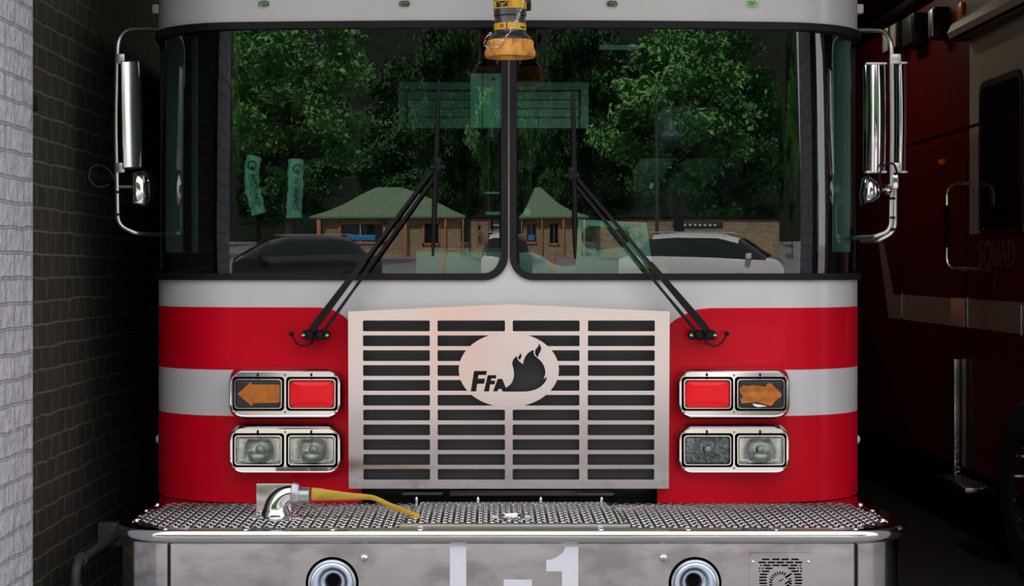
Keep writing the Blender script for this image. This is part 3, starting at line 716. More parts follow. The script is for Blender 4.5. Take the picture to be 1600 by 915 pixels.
bp = panel('front_bumper', [face]+hc+[sh_], lambda u, v: 0 if face.has(u, v) and not any(h.has(u, v) for h in hc) and not sh_.has(u, v) else None, BM, M['bumper'], FE, .012, BG+frange(-.9, .9, .15))
# seams at the corner pieces
b = nb()
for sx, px in ((-1, 264), (1, 1338)):
    x = PX(px, BYF); box(b, (x, BYF-.001, (zbt+zbb)/2), (.009, .004, zbt-zbb-.004))
splits('corner_seam', b, M['black'], bp)
# rolled rim
b = nb(); rim = []
cs = [(-.03, .0), (.012, .0), (.018, -.005), (.0205, -.014), (.020, -.026), (.015, -.036), (.004, -.042), (-.02, -.042)]
ss = sorted(BG+[-BSM, BSM, 0])
loft(b, [[BM(s, DZ+dz, o_) for o_, dz in cs] for s in ss], cap0=True, cap1=True); obj('rolled_rim', b, M['chrome'], bp)
# deck: polished border under a tread plate
deck_o = Poly([tuple(BM(s, 0, -.006).xy) for s in ss])
def flat(zz): return lambda u, v, off: Vector((u, v, zz+off))
b_ = panel('deck_border', [deck_o], lambda u, v: 0 if deck_o.has(u, v) else None, flat(DZ-.002), M['border'], FE, .01)
def tread_poly(inset): return [tuple(BM(s, 0, -inset).xy) for s in ss]
tp = [(max(min(x, 9), -9), min(y, -.005)) for x, y in tread_poly(.045)]
tp = Poly([(-1.155, -.004), (-1.20, -.30), (-1.17, -.45), (-1.10, -.545), (-1.0, -.572), (1.0, -.572), (1.10, -.545), (1.17, -.45), (1.20, -.30), (1.155, -.004)])
hx0, hx1 = PX(632, -.3), PX(975, -.3)
hy0, hy1 = -.565, -.06
hatch = Poly([(hx0, hy0), (hx1, hy0), (hx1-.03, hy1), (hx0-.0+.03, hy1)])
tpl = panel('tread_plate', [tp], lambda u, v: 0 if tp.has(u, v) else None, flat(DZ+.003), M['tread'], FE, .004)
def lozenges(bm, test, z, pitch=.0185):
    j = 0; y = -.58
    while y < 0:
        x = -1.25+(pitch*.8 if j % 2 else 0); k = 0
        while x < 1.25:
            if test(x, y):
                ang = .55 if k % 2 else -.55
                ca, sa = math.cos(ang), math.sin(ang); l, w_ = .0130, .0040
                def q(a, c, h): return bm.verts.new((x+a*ca-c*sa, y+a*sa+c*ca, z+h))
                v = [q(-l, 0, 0), q(-l*.4, -w_, 0), q(l*.4, -w_, 0), q(l, 0, 0), q(l*.4, w_, 0), q(-l*.4, w_, 0)]; t0, t1 = q(-l*.5, 0, .0035), q(l*.5, 0, .0035)
                for f in ((0, 1, 6), (1, 2, 7, 6), (2, 3, 7), (3, 4, 7), (4, 5, 6, 7), (5, 0, 6)):
                    bm.faces.new([[*v, t0, t1][i_] for i_ in ([i if i < 6 else i for i in f])])
            x += pitch; k += 1
        y += pitch*1.45; j += 1
b = nb(); lozenges(b, lambda x, y: tp.has(x, y) and not hatch.has(x, y), DZ+.003); obj('tread_pattern', b, M['tread'], tpl, 0)
hp_ = panel('hatch_lid', [hatch], lambda u, v: 0 if hatch.has(u, v) else None, flat(DZ+.013), M['tread'], FE, .010)
hin = Poly([(hx0+.012, hy0+.012), (hx1-.012, hy0+.012), (hx1-.04, hy1-.01), (hx0+.04, hy1-.01)])
b = nb(); lozenges(b, lambda x, y: hin.has(x, y), DZ+.013); obj('tread_pattern', b, M['tread'], hp_, 0)
b = nb()
for px in (651, 747, 845, 940): revolve(b, [(.006, 0), (.006, .018), (.003, .024), (0, .025)], (PX(px, hy1-.01), hy1-.015, DZ+.01), 'Z', 10)
splits('hinge_pin', b, M['chrome'], hp_)
# recessed pull handle
hc_ = Vector((PX(799, -.45), -.45, DZ+.014)); b = nb()
revolve(b, [(.052, 0), (.052, .003), (.046, .004), (.044, .001), (.0, -.002)], hc_, 'Z', 32, mod=lambda a, h: 1/math.sqrt(math.cos(a)**2+(math.sin(a)*1.35)**2)*1.0); hd = obj('latch_dish', b, M['chrome'], hp_)
b = nb(); tube(b, [hc_+Vector((.036*math.cos(t), .03*math.sin(t), .010)) for t in frange(0, 2*PI-.2, .2)], .004, 8, closed=True)
for sx in (-1, 1): box(b, hc_+Vector((sx*.052, 0, .006)), (.022, .016, .010), .003)
obj('latch_ring', b, M['chrome'], hp_)
# rivets on the border
b = nb()
for sx in (-1, 1):
    for (x, y) in ((1.205, .0), (1.212, -.16), (1.20, -.37), (1.07, -.572), (.82, -.583), (.55, -.583), (.28, -.583)):
        revolve(b, [(.010, 0), (.009, .004), (.005, .007), (0, .008)], (sx*x, y, DZ-.002), 'Z', 12)
splits('border_rivet', b, M['chrome'], b_)
# small sticker plates on the front border
for px in (413, 1180):
    x = PX(px+5, -.585); b = nb(); box(b, (x, -.588, DZ+.0005), (.10, .013, .002), .0); st = obj('border_decal', b, M['ink'], b_)
    b = nb()
    for k in range(9): box(b, (x-.04+.01*k, -.588, DZ+.0018), (.006 if k % 3 else .002, .005, .0006))
    obj('decal_print', b, M['paper'], st)
# bolts and letters on the face
for px, py in ((569, 871), (1037, 871)):
    x, z = bxy(px, py); b = nb(); revolve(b, [(.013, 0), (.013, -.003), (.011, -.007), (.006, -.0105), (0, -.011)], (x, BYF, z), 'Y', 20); obj('bumper_bolt', b, M['chrome'], bp)
def facepoly(name, pts, m, y=BYF, th=.0015):
    pp = Poly([bxy(a, c) for a, c in pts]); return panel(name, [pp], lambda u, v: 0 if pp.has(u, v) else None, lambda u, v, off: Vector((u, y-.0016-off, v)), m, bp, th)
facepoly('letter_l', [(703, 1000), (703, 853), (728.5, 853), (728.5, 975), (770, 975), (770, 1000)][::1], M['letter'])
facepoly('hyphen', [(787, 930), (831, 930), (831, 905), (787, 905)], M['letter'])
cur = [(853.5, 892), (853.5, 874.5), (862, 873.5), (870, 870), (877, 865), (881, 860), (883, 853.5), (903.5, 853.5), (903.5, 1000), (878, 1000), (878, 892)]
facepoly('digit_one', cur, M['letter'])
# air horns
for hx, hz in (h1, h2):
    b = nb(); revolve(b, [(HR, .004), (HR, .10), (0, .10)], (hx, BYF, hz), 'Y', 40, close=True); obj('horn_recess', b, M['matte_black'], bp)
    b = nb(); revolve(b, [(.0745, .03), (.0745, -.002), (.0735, -.006), (.0665, -.008), (.065, -.004), (.0645, -.010), (.0600, -.012), (.054, -.006), (.046, .006), (.040, .018), (.036, .026), (.034, .028), (.030, .030), (.025, .036), (.021, .046), (.019, .08), (0, .08)], (hx, BYF, hz), 'Y', 48, close=True)
    hb = obj('air_horn', b, M['horn'], bp, 50)
    b = nb(); revolve(b, [(.0195, .050), (0, .051)], (hx, BYF, hz), 'Y', 24); obj('horn_throat', b, M['matte_black'], hb)
# siren speaker plate
def sq(px, py): return bxy(px, py)
spo = Poly([sq(a, c) for a, c in [(x, y) for x, y in rrect(1219.5, 914, 98, 102, 6, 5)]])
sl = []
def slot(xa, xb, y, h=2.6): sl.append(Poly([sq(a, c) for a, c in rrect((xa+xb)/2, y, xb-xa, h, h*.45, 3)]))
for yy, rr in ((873, [(1190, 1202), (1206, 1218), (1220.5, 1232.5), (1236, 1248)]), (877.8, [(1184.5, 1197), (1199, 1211), (1213, 1225), (1227.5, 1239.5), (1241.5, 1253.5)]), (882.4, [(1187, 1190), (1192, 1204), (1206, 1218), (1220, 1232), (1234, 1246), (1248.5, 1251.5)]), (887, [(1185.5, 1188), (1190, 1193), (1195, 1207), (1231, 1243), (1245.5, 1248), (1250, 1253)]), (891.7, [(1185.5, 1188), (1190, 1202), (1236, 1248), (1250, 1253)])):
    for a, c in rr: slot(a, c, yy); slot(a, c, 1828-yy) if yy < 880 else None
for k in range(8):
    yy = 896.5+4.65*k
    o_ = [1187, 1186, 1185.5, 1186, 1187, 1186, 1185.5, 1186][k]; slot(o_, o_+12, yy); slot(2*1219.5-o_-12, 2*1219.5-o_, yy)
cc = (1219.5, 910)
for k in range(26):
    a0 = 2*PI*k/26; a1 = a0+2*PI/26*.58; am = (a0+a1)/2
    if abs(math.sin(am)+.72) < .16 and math.cos(am) > 0: continue
    sl.append(Poly([sq(cc[0]+r_*math.cos(a), cc[1]+r_*math.sin(a)) for r_, a in ((13, a0), (18, a0), (18, a1), (13, a1))][::-1]))
for pts in ([(1226, 900), (1236, 894), (1237, 896.5), (1228, 903), (1225.5, 900)], [(1226, 910), (1232, 906), (1236, 911), (1231, 909.5), (1226, 913)], [(1227, 915), (1231, 911), (1235, 916), (1233, 920), (1227, 918)], [(1216, 907), (1224, 903), (1224, 904.6), (1217, 908.5)]):
    sl.append(Poly([sq(a, c) for a, c in pts]))
spk = panel('siren_speaker_plate', [spo]+sl, lambda u, v: 0 if spo.has(u, v) and not any(s.has(u, v) for s in sl) else None, lambda u, v, off: Vector((u, BYF-.004-off, v)), M['bumper'], bp, .003)
b = nb(); box(b, ((sx0+sx1)/2, BYF+.03, sz1-.078), (sx1-sx0+.01, .03, .165)); obj('speaker_cavity', b, M['matte_black'], spk)
b = nb()
for px in (1176, 1262.5):
    for py in (877, 952): x, z = sq(px, py); revolve(b, [(.005, 0), (.0045, -.003), (0, -.005)], (x, BYF-.004, z), 'Y', 12)
splits('plate_screw', b, M['chrome'], spk)
# hinge tabs at both bumper ends
b = nb()
for sx in (-1, 1): box(b, (sx*(BW+.008), -.25, .63), (.012, .03, .09), .003)
splits('bumper_side_bracket', b, M['alu'], bp)
# chassis below
b = nb(); box(b, (0, .9, .62), (1.0, 2.9, .2), .02); obj('chassis', b, M['matte_black'], FE)
for sx in (-1, 1):
    b = nb(); revolve(b, [(.28, -.15), (.46, -.15), (.50, -.11), (.50, .11), (.46, .15), (.28, .15)], (sx*1.02, 1.55, .5), 'X', 40); wh = obj('wheel', b, M['tyre'], FE)
    b = nb(); revolve(b, [(.285, sx*.13), (.27, sx*.10), (.15, sx*.06), (.11, sx*.12), (0, sx*.13)], (sx*1.02, 1.55, .5), 'X', 32); obj('wheel_rim', b, M['alu'], wh)
b = nb(); box(b, (0, 5.4, 1.75), (2.5, 4.8, 2.1), .03); obj('rear_body', b, M['red'], FE)
for sx in (-1, 1):
    b = nb(); revolve(b, [(.28, -.25), (.46, -.25), (.50, -.2), (.50, .2), (.46, .25), (.28, .25)], (sx*.95, 6.2, .5), 'X', 32); obj('wheel', b, M['tyre'], FE)

# intake elbow on the deck
IY = -.36; S5 = (IY-CY)/FPX
bc = Vector((PX(431, IY), IY, DZ+.003))
b = nb(); box(b, Vector((PX(427.5, IY+.06), IY+.065, DZ+.055)), (55*S5, .004, .102), .0015); pl_ = obj('intake_backplate', b, M['satin'], FE)
b = nb(); revolve(b, [(.062, 0), (.062, .005), (.050, .007), (.045, .009)], bc, 'Z', 36); box(b, bc+Vector((0, 0, .002)), (.16, .03, .003), .001); fl = obj('intake_flange', b, M['satin'], FE)
b = nb(); ez = PZ(770, IY); xr_ = PX(457, IY)
revolve(b, [(.046, .006), (.046, .022), (.042, .026), (.040, .034), (.040, .036)], bc, 'Z', 32)
path = [bc+Vector((0, 0, .03))]
R_ = .055
for k in range(0, 13):
    a = PI/2*k/12; path.append(Vector((bc.x+.0+R_*(1-math.cos(a)), IY, ez-R_+R_*math.sin(a))))
path.append(Vector((xr_, IY, ez)))
tube(b, path, [.040]+[.040-.012*k/13 for k in range(13)]+[.028], 24); obj('intake_elbow', b, M['chrome'], fl, 60)
b = nb(); revolve(b, [(.030, 0), (.036, .004), (.036, .012), (.034, .020), (.030, .026), (.024, .027)], (xr_-.004, IY, ez-.003), 'X', 24, mod=lambda a, h: 1+(.12 if abs(math.sin(2*a+.4)) > .96 else 0)); obj('swivel_coupling', b, M['cast'], fl)
b = nb(); revolve(b, [(.0255, 0), (.0255, .032), (.0235, .034), (.022, .034)], (xr_+.022, IY, ez-.007), 'X', 28); obj('hose_coupling', b, M['cast'], fl)

# turret nozzle hanging in front of the roof ----------------------------
NY = -.30; NS = (NY-CY)/FPX; nx = PX(797, NY)
def nz(py): return PZ(py, NY)
prof_n = [(0, 62.5), (.072, 62.5), (.070, 60), (.056, 54), (.0505, 50), (.0505, 27), (.048, 26.5), (.0535, 25.5), (.0535, 15.5), (.0535, -50), (.045, -54), (.045, -70)]
b = nb(); revolve(b, [(r, nz(y)) for r, y in prof_n], (nx, NY, 0), 'Z', 40)
nzb = obj('turret_nozzle', b, M['gunmetal'], FE)
b = nb(); tube(b, fillet([Vector((nx, NY, nz(-60))), Vector((nx, NY, nz(-60)+.20)), Vector((nx, .55, nz(-60)+.20)), Vector((nx, .55, 2.80))], .09, 8), .045, 20); obj('turret_pipe', b, M['gunmetal'], nzb)
b = nb()
def scal(a, h): return 1-(.06 if (h > nz(77) and math.sin(12*a) > .75) else 0)
revolve(b, [(.060, nz(63)), (.073, nz(63.5)), (.077, nz(66)), (.077, nz(70)), (.078, nz(76)), (.081, nz(78)), (.083, nz(82)), (.083, nz(87)), (.079, nz(90)), (.05, nz(90)), (.045, nz(85)), (0, nz(85))], (nx, NY, 0), 'Z', 96, mod=scal); obj('orange_bumper_ring', b, M['wood_ring'], nzb)
def cylpatch(name, m, r, px0, px1, py0, py1, parent, th=.001):
    # strip wrapped on the nozzle barrel
    def ang(px): return math.asin(max(-1, min(1, (PX(px, NY)-nx)/r)))
    p = Poly([(ang(px0), nz(py1)), (ang(px1), nz(py1)), (ang(px1), nz(py0)), (ang(px0), nz(py0))])
    return panel(name, [p], lambda u, v: 0 if p.has(u, v) else None, lambda u, v, off: Vector((nx+(r+off)*math.sin(u), NY-(r+off)*math.cos(u), v)), m, parent, th, frange(-1.5, 1.5, .15))
rA = .0535
for (r_, y0, y1) in ((.0548, 3, 15.5), (.0525, 38, 48.5)):
    b = nb(); revolve(b, [(r_-.004, nz(y1)), (r_, nz(y1)), (r_, nz(y0)), (r_-.004, nz(y0))], (nx, NY, 0), 'Z', 48); obj('yellow_band', b, M['yellow'], nzb)
cylpatch('warning_panel', M['ink'], .0552, 775.5, 793, 4.6, 14, nzb, .0006)
cylpatch('barcode_strip', M['ink'], .0552, 794, 795.2, 4, 14.5, nzb, .0006)
for a in (796.5, 798, 799.5): cylpatch('barcode_strip', M['red_mark'], .0552, a, a+.6, 4, 14.5, nzb, .0006)
def tri(pts, r, m, name):
    p = Poly([(math.asin((PX(a, NY)-nx)/r), nz(c)) for a, c in pts]); panel(name, [p], lambda u, v: 0 if p.has(u, v) else None, lambda u, v, off: Vector((nx+(r+off)*math.sin(u), NY-(r+off)*math.cos(u), v)), m, nzb, .0005)
tri([(777, 5), (791.5, 5), (784, 13.5)][::-1], .0560, M['yellow'], 'warning_triangle'); tri([(780.5, 7), (788, 7), (784, 11.3)][::-1], .0566, M['ink'], 'triangle_mark'); tri([(782, 8), (786.5, 8), (784, 10)][::-1], .0571, M['yellow'], 'triangle_mark')
tri([(781, 46), (787, 46), (787, 41), (784, 39.5), (781, 41)], .0530, M['red_mark'], 'red_symbol')
cylpatch('band_print', M['ink'], .0529, 813, 820, 43.5, 46, nzb, .0006); cylpatch('band_gap', M['gunmetal'], .0529, 790.5, 792.5, 38, 48.5, nzb, .0006); cylpatch('band_print', M['red_mark'], .0552, 815, 819, 12, 14, nzb, .0006)
b = nb(); box(b, P(826, 8.5, NY-.0), (.016, .02, .034), .004); obj('nozzle_knob', b, M['black'], nzb)
# chain
def fr(px, py, dy=0): return P(px, py, NY-.062+dy)
cp = smooth_path([fr(823, -12, 0), fr(818, 5, -.01), fr(812, 20, -.01), fr(806, 35, -.012), (fr(797, 50, -.015)), fr(786, 64, -.02), fr(776, 72, -.02), fr(763, 74, -.01), fr(757, 69, .0), fr(759, 60, .02), fr(766, 52, .03), fr(769, 50, .04)], 12)
tot = 0; acc = [0]
for i in range(1, len(cp)): tot += (cp[i]-cp[i-1]).length; acc.append(tot)
b = nb(); d_ = 0; k = 0
while d_ < tot-.01:
    i = max(1, bisect.bisect_right(acc, d_+.006)); i = min(i, len(cp)-1); c = cp[i]; t_ = (cp[i]-cp[i-1]).normalized()
    nr = (Vector((0, 1, 0)) if k % 2 else t_.cross(Vector((0, 1, 0)))); nr = (nr-t_*t_.dot(nr)).normalized()
    tube(b, [c+t_*(.0078*math.cos(q))+nr*(.0032*math.sin(q)) for q in frange(0, 2*PI-PI/6, PI/6)], .0010, 5, closed=True)
    d_ += .0125; k += 1
obj('chain', b, M['chrome'], nzb)

# ------------------------------------------------------------------ cab interior
b = nb(); box(b, (0, .42, 1.275), (2.20, .56, .40), .04, 3); obj('dashboard', b, M['interior'], FE)
b = nb(); box(b, (0, .95, 1.32), (.62, .9, .5), .06, 3); obj('engine_cover', b, M['interior'], FE)
# steering wheel
sc_ = P(1130, 305, .75); rot = Matrix.Rotation(math.radians(-62), 3, 'X'); b = nb()
tube(b, [sc_+rot @ Vector((.235*math.cos(t), .235*math.sin(t), 0)) for t in frange(0, 2*PI-.2, .2)], .016, 10, closed=True); sw = obj('steering_wheel', b, M['matte_black'], FE)
b = nb()
for a in (PI/2, PI*7/6, PI*11/6): tube(b, [sc_, sc_+rot @ Vector((.225*math.cos(a), .225*math.sin(a), 0))], .013, 8)
tube(b, [sc_, sc_+Vector((0, -.25, -.28))], .03, 10); obj('steering_column', b, M['matte_black'], sw)
for sx, nm in ((-1, 'passenger_seat'), (1, 'driver_seat')):
    b = nb(); box(b, (sx*.78, 1.15, 1.22), (.50, .50, .14), .05, 3); st = obj(nm, b, M['seat'], FE)
    b = nb(); box(b, (sx*.78, 1.36, 1.62), (.48, .14, .80), .06, 3, Matrix.Rotation(math.radians(-7), 3, 'X')); obj('seat_back', b, M['seat'], st)
    b = nb(); box(b, (sx*.78, 1.42, 2.13), (.27, .10, .22), .045, 3); obj('headrest', b, M['seat'], st)
    b = nb(); box(b, (sx*.78, 1.15, 1.06), (.4, .4, .2), .02); obj('seat_base', b, M['black'], st)
    # pale strips added behind the glass corners to give the teal bands
    b = nb(); box(b, (sx*1.213, .37, 2.01), (.062, .03, .80), .006); obj('corner_strip', b, M['pale_strip'], FE)
    b = nb(); box(b, (sx*1.165, .52, 2.01), (.022, .03, .80), .006); obj('corner_strip', b, M['pale_strip'], FE)
# louvred rear window and centre panel
RY = 2.0
b = nb(); x0, x1 = PX(622, RY), PX(920, RY); z0, z1 = PZ(200, RY), PZ(128, RY)
box(b, ((x0+x1)/2, RY+.02, (z0+z1)/2), (x1-x0, .02, z1-z0), .003); rw = obj('rear_locker', b, M['locker'], FE)
b = nb()
for k in range(4): box(b, ((x0+x1)/2, RY+.004, z0+.02+(z1-z0-.05)*k/4+.03), (x1-x0-.09, .006, .004))
for (xa, xb, za, zb_) in ((x0+.035, x0+.045, z0, z1-.04), (x1-.045, x1-.035, z0, z1-.04)): box(b, ((xa+xb)/2, RY+.004, (za+zb_)/2), (xb-xa, .006, zb_-za))
box(b, ((x0+x1)/2, RY+.004, z1-.04), (x1-x0-.07, .006, .008)); obj('locker_slat_lines', b, M['ink'], rw)
b = nb(); y_ = 1.0; x0, x1 = PX(735, y_), PX(800, y_); z0, z1 = PZ(200, y_), PZ(115, y_)
box(b, ((x0+x1)/2, y_, (z0+z1)/2), (x1-x0, .03, z1-z0), .004); cpn = obj('overhead_console', b, M['trim'], FE)
b = nb(); box(b, (PX(754, y_), y_-.016, (z0+z1)/2), (.003, .002, z1-z0)); revolve(b, [(.006, 0), (0, -.001)], (PX(771, y_), y_-.016, PZ(124, y_)), 'Y', 10); box(b, ((x0+x1)/2, y_+.02, (z1+2.7)/2), (.04, .02, 2.7-z1)); obj('console_details', b, M['ink'], cpn)
# sunlight flap near the roof, small white plates
b = nb(); box(b, P(966, 74, 1.2), (.16, .02, .02), .004); dome = obj('dome_lamp', b, M['trim'], FE)
dl = bpy.data.lights.new('dome_light', 'AREA'); dl.energy = 3.2; dl.size = .15; dl.color = (1, .97, .9); dlo = bpy.data.objects.new('dome_light', dl); COL.objects.link(dlo); dlo.parent = dome; dlo.location = P(966, 74, 1.2)+Vector((0, 0, -.02))

for px, py, w_, h_, yy in ((769, 301, .06, .008, 1.2), (770, 333, .06, .012, 1.2), (824, 331, .022, .022, .25), (1018, 290, .012, .02, .25)):
    b = nb(); box(b, P(px, py, yy), (w_, .004, h_), 0, rot=Matrix.Rotation(.4 if yy < 1 else 0, 3, 'Y')); obj('white_tag', b, M['paper'], FE)
# things on the dashboard and the seats
DT = 1.476
def slab(name, pts, Y, th, m, label, cat, lean=0):
    t = thing(name, label, cat, (PX(sum(p[0] for p in pts)/len(pts), Y), Y, DT))
    zc = min(PZ(p[1], Y) for p in pts)
    pp = Poly([(PX(a, Y), PZ(c, Y)) for a, c in pts]); return t, pp, (lambda u, v, off: Vector((u, Y+lean*(v-zc)-off, v)))
t, pp, mf = slab('paper_sign', [(899, 430), (1022, 436), (1012, 347), (905, 342)], .24, .003, M['paper'], 'white sheet with a dark rounded picture, propped on the dashboard behind the right windshield pane', 'sign', .25)
panel('sheet', [pp], lambda u, v: 0 if pp.has(u, v) else None, mf, M['paper'], t, .003)
q = Poly([(PX(a, .24), PZ(c, .24)) for a, c in [(910, 366), (914, 357), (922, 352), (940, 353), (960, 357), (984, 359), (984, 376), (975, 386), (950, 388), (928, 391), (917, 387), (911, 378)]][::-1])
panel('patch', [q], lambda u, v: 0 if q.has(u, v) else None, lambda u, v, off: mf(u, v, off+.001), M['dark_patch'], t, .0006)  # dark mottled shape laid over the sheet
t = thing('document_box', 'pale flat document case standing on the dashboard left of the windshield divider', 'case', (PX(718, .3), .36, DT))
b = nb(); xa, xb = PX(651, .28), PX(786, .28); zt_ = PZ(388, .28)
loft(b, [[Vector((xa, .24, DT)), Vector((xb, .24, DT)), Vector((xb, .24, zt_)), Vector((xa-.0, .24, zt_))], [Vector((xa, .44, DT)), Vector((xb, .44, DT)), Vector((xb, .44, zt_-.01)), Vector((xa, .44, zt_-.01))]], cap0=True, cap1=True); obj('case_body', b, M['paper'], t, 10)
b = nb(); box(b, ((xa+xb)/2, .236, zt_-.005), (xb-xa+.004, .012, .012), .003); obj('case_edge', b, M['orange_wood'], t)
t = thing('folded_cloth', 'pale cloth heaped on the dashboard right of the windshield divider', 'cloth', (PX(868, .3), .34, DT))
b = nb(); gv = []
for j in range(9):
    row = []
    for i in range(21):
        u = i/20; v = j/8; px = 812+118*u; h = (395+30*u**1.1-5*math.sin(u*9))
        z = DT+(PZ(h, .3)-DT)*math.sin(PI*v)**.5; row.append(b.verts.new((PX(px, .3), .24+.2*v, z)))
    gv.append(row)
for j in range(8):
    for i in range(20): b.faces.new((gv[j][i], gv[j][i+1], gv[j+1][i+1], gv[j+1][i]))
obj('cloth_sheet', b, M['paper'], t, 60)
t = thing('yellow_card', 'yellow printed card lying against the bottom of the right windshield pane', 'card', (PX(1005, .1), .2, DT))
b = nb(); box(b, (PX(1005, .19), .19, PZ(424, .19)), (.175, .004, .03), 0); obj('card', b, M['yellow'], t)
b = nb(); revolve(b, [(.006, 0), (.004, -.001), (0, -.001)], (PX(978, .19), .187, PZ(422, .19)), 'Y', 16)
for k in range(7): box(b, (PX(990+5*k, .19), .187, PZ(421.5, .19)), (.006, .001, .009))
obj('card_print', b, M['ink'], t)
def strap(cl_, wpx, label, tx, ang):
    Y = .48
    t = thing('shoulder_strap', label, 'strap', (PX(cl_[-1][0], Y), Y, PZ(cl_[-1][1], Y)), 'breathing apparatus straps in the cab')
    ctr = smooth_path([(a, c, 0) for a, c in cl_], 5); lft = []; rgt = []
    for i, c in enumerate(ctr):
        d = (ctr[min(i+1, len(ctr)-1)]-ctr[max(i-1, 0)]).normalized(); n = Vector((-d.y, d.x, 0)); wv_ = wpx/2*(1+.07*math.sin(i*1.7))
        if i == 0: wv_ *= .8
        lft.append(c-n*wv_); rgt.append(c+n*wv_)
    n_ = len(ctr); b = nb()
    loops = []
    for i in range(n_):
        row = []
        for k in range(9):
            s = k/8; p = lft[i].lerp(rgt[i], s); row.append(P(p.x, p.y, Y-.016*math.sin(PI*s)**.6-.004*math.sin(i*.9+k)))
        bk = [Vector((v.x, Y+.03, v.z)) for v in (row[-1], row[0])]
        loops.append(row+bk)
    loft(b, loops, cap0=True, cap1=True); obj('strap_pad', b, M['strap'], t, 70)
    b = nb(); p0_ = P(cl_[0][0], cl_[0][1], Y+.012); tube(b, [p0_+Vector((0, 0, -.01)), Vector((p0_.x, p0_.y, 2.684))], .002, 6); obj('hanging_cord', b, M['ink'], t)
    # lettering along the strap
    (c0, c1), th = tx[0], ang
    c = P(c0, c1, Y-.026); rt = Matrix.Translation(c) @ FACE @ Matrix.Rotation(th, 4, 'Z')
    text('strap_lettering', 'INTERSPIRO', .0235, rt @ Matrix.Diagonal((.92, 1, 1, 1)), M['ink'], t, .0006, .0004)
    b = nb(); R3 = (FACE @ Matrix.Rotation(th, 4, 'Z')).to_3x3()
    for off, l0, l1 in ((.015, -.058, .062), (-.015, -.058, .068)):
        box(b, c+R3 @ Vector(((l0+l1)/2, off, 0)), (l1-l0, .0018, .001), rot=R3)
    obj('strap_rules', b, M['ink'], t)
    b = nb(); lc = c+R3 @ Vector((-.088, .002, 0))
    tube(b, [lc+R3 @ Vector((.016*math.cos(a)-.002, .015*math.sin(a), 0)) for a in frange(.7, 2*PI-.7, .3)], .002, 6)
    pl = [(-.004, 0), (.004, .009), (.010, .007), (.022, .013), (.018, .003), (.026, -.004), (.014, -.005), (.010, -.012), (.003, -.007)]
    loft(b, [[lc+R3 @ Vector((a*.7+.002, c_*.85, d)) for a, c_ in pl] for d in (0, .0012)], cap0=True, cap1=True)
    obj('strap_emblem', b, M['ink'], t)
strap([(397, 243), (393, 262), (393, 290), (398, 312), (404, 334)], 22, 'pale lettered strap behind the left pane, the further left and curved one', ((398, 296), 0), -PI/2+.13)
strap([(462, 248), (461, 270), (461, 295), (459, 318), (459, 340)], 23, 'pale lettered strap behind the left pane, the straight one nearer the wiper', ((462, 302), 0), -PI/2-.05)

# ------------------------------------------------------------------ hose
t = thing('fire_hose', 'flat yellow fire hose from the elbow coupling into the hatch on the bumper deck', 'hose', (PX(560, -.4), -.4, DZ))
b = nb(); cen = []; hw = []; tw = []
key = [(487, 771.5, IY, .0215, .018), (497, 772, IY, .022, .012), (515, 773, IY-.005, .0185, .008), (545, 775, IY-.01, .0135, .006), (572, 776, IY-.02, .010, .006), (580, 776.5, IY-.03, .009, .006), (590, 780, IY-.04, .0095, .005), (610, 790, IY-.06, .011, .005), (630, 797, IY-.09, .011, .004), (647, 804, IY-.115, .010, .004), (655, 806.5, IY-.12, .009, .004)]
ks = smooth_path([(a, c, y*1000) for a, c, y, h, d in key], 5); hs = smooth_path([(h*1000, d*1000, 0) for a, c, y, h, d in key], 5)
loops = []
for i, c in enumerate(ks):
    Yc = c.z/1000; ctr = P(c.x, c.y, Yc); n0 = ks[max(i-1, 0)]; n1 = ks[min(i+1, len(ks)-1)]
    d = (P(n1.x, n1.y, n1.z/1000)-P(n0.x, n0.y, n0.z/1000)).normalized(); up = Vector((0, -.35, 1)); up = (up-d*d.dot(up)).normalized(); sd_ = d.cross(up)
    h, dd = hs[i].x/1000, hs[i].y/1000
    loops.append([ctr+up*(h*math.cos(a))+sd_*(dd*math.sin(a)*(1+.15*math.sin(i*.5+a*3))) for a in frange(0, 2*PI-PI/8, PI/8)])
loft(b, loops, cap0=True, cap1=True); obj('hose_jacket', b, M['hose'], t, 60)
b = nb(); c = P(651, 806, IY-.122); box(b, c, (.020, .012, .012), .002); obj('hose_fold', b, M['hose'], t)

# ------------------------------------------------------------------ rescue squad truck
SX = 2.63; KQ = (SX-CX)*FPX
def SQY(px): return KQ/(px-VX)+CY
def SQ(px, py): Z = KQ/(px-VX); return (Z+CY, EYE-(py-VY)*Z/FPX)
QT = thing('rescue_truck', 'dark red rescue truck standing in the shaded bay to the right of the fire engine', 'truck', (SX+1.2, 5.2, 0))
y_cab = SQY(1515); y_end = 9.3; roof_body = 3.18; zc_top = SQ(1515, 45)[1]; zc_bot = SQ(1515, 366)[1]
body = Poly([(1.4, .42), (y_end, .42), (y_end, roof_body), (1.4, roof_body)][::1])
upper = Poly([(1.4, zc_bot), (y_cab, zc_bot), (y_cab, zc_top), (1.4, zc_top)])
w0 = SQ(1535, 131); w1 = SQ(1597, 362)
ya, yb2 = SQY(1597), SQY(1534); wz0, wz1 = 1.78, 2.62
wz1 = SQ(1536, 136)[1]; wz0 = SQ(1550, 361)[1]
qw = Poly(rrect((ya+yb2)/2, (wz0+wz1)/2, yb2-ya, wz1-wz0, .07, 6))
sz_a = SQ(1500, 466)[1]; sz_b = SQ(1500, 510)[1]
st0 = SQY(1388); stripe = Poly([(1.41, sz_b), (st0, sz_b), (st0, sz_a), (1.41, sz_a)])
slant = Poly([SQ(1388, 492), SQ(1396, 455), SQ(1380, 375), SQ(1372, 375)])
def mapq(u, v, off): return Vector((SX-off, u, v))
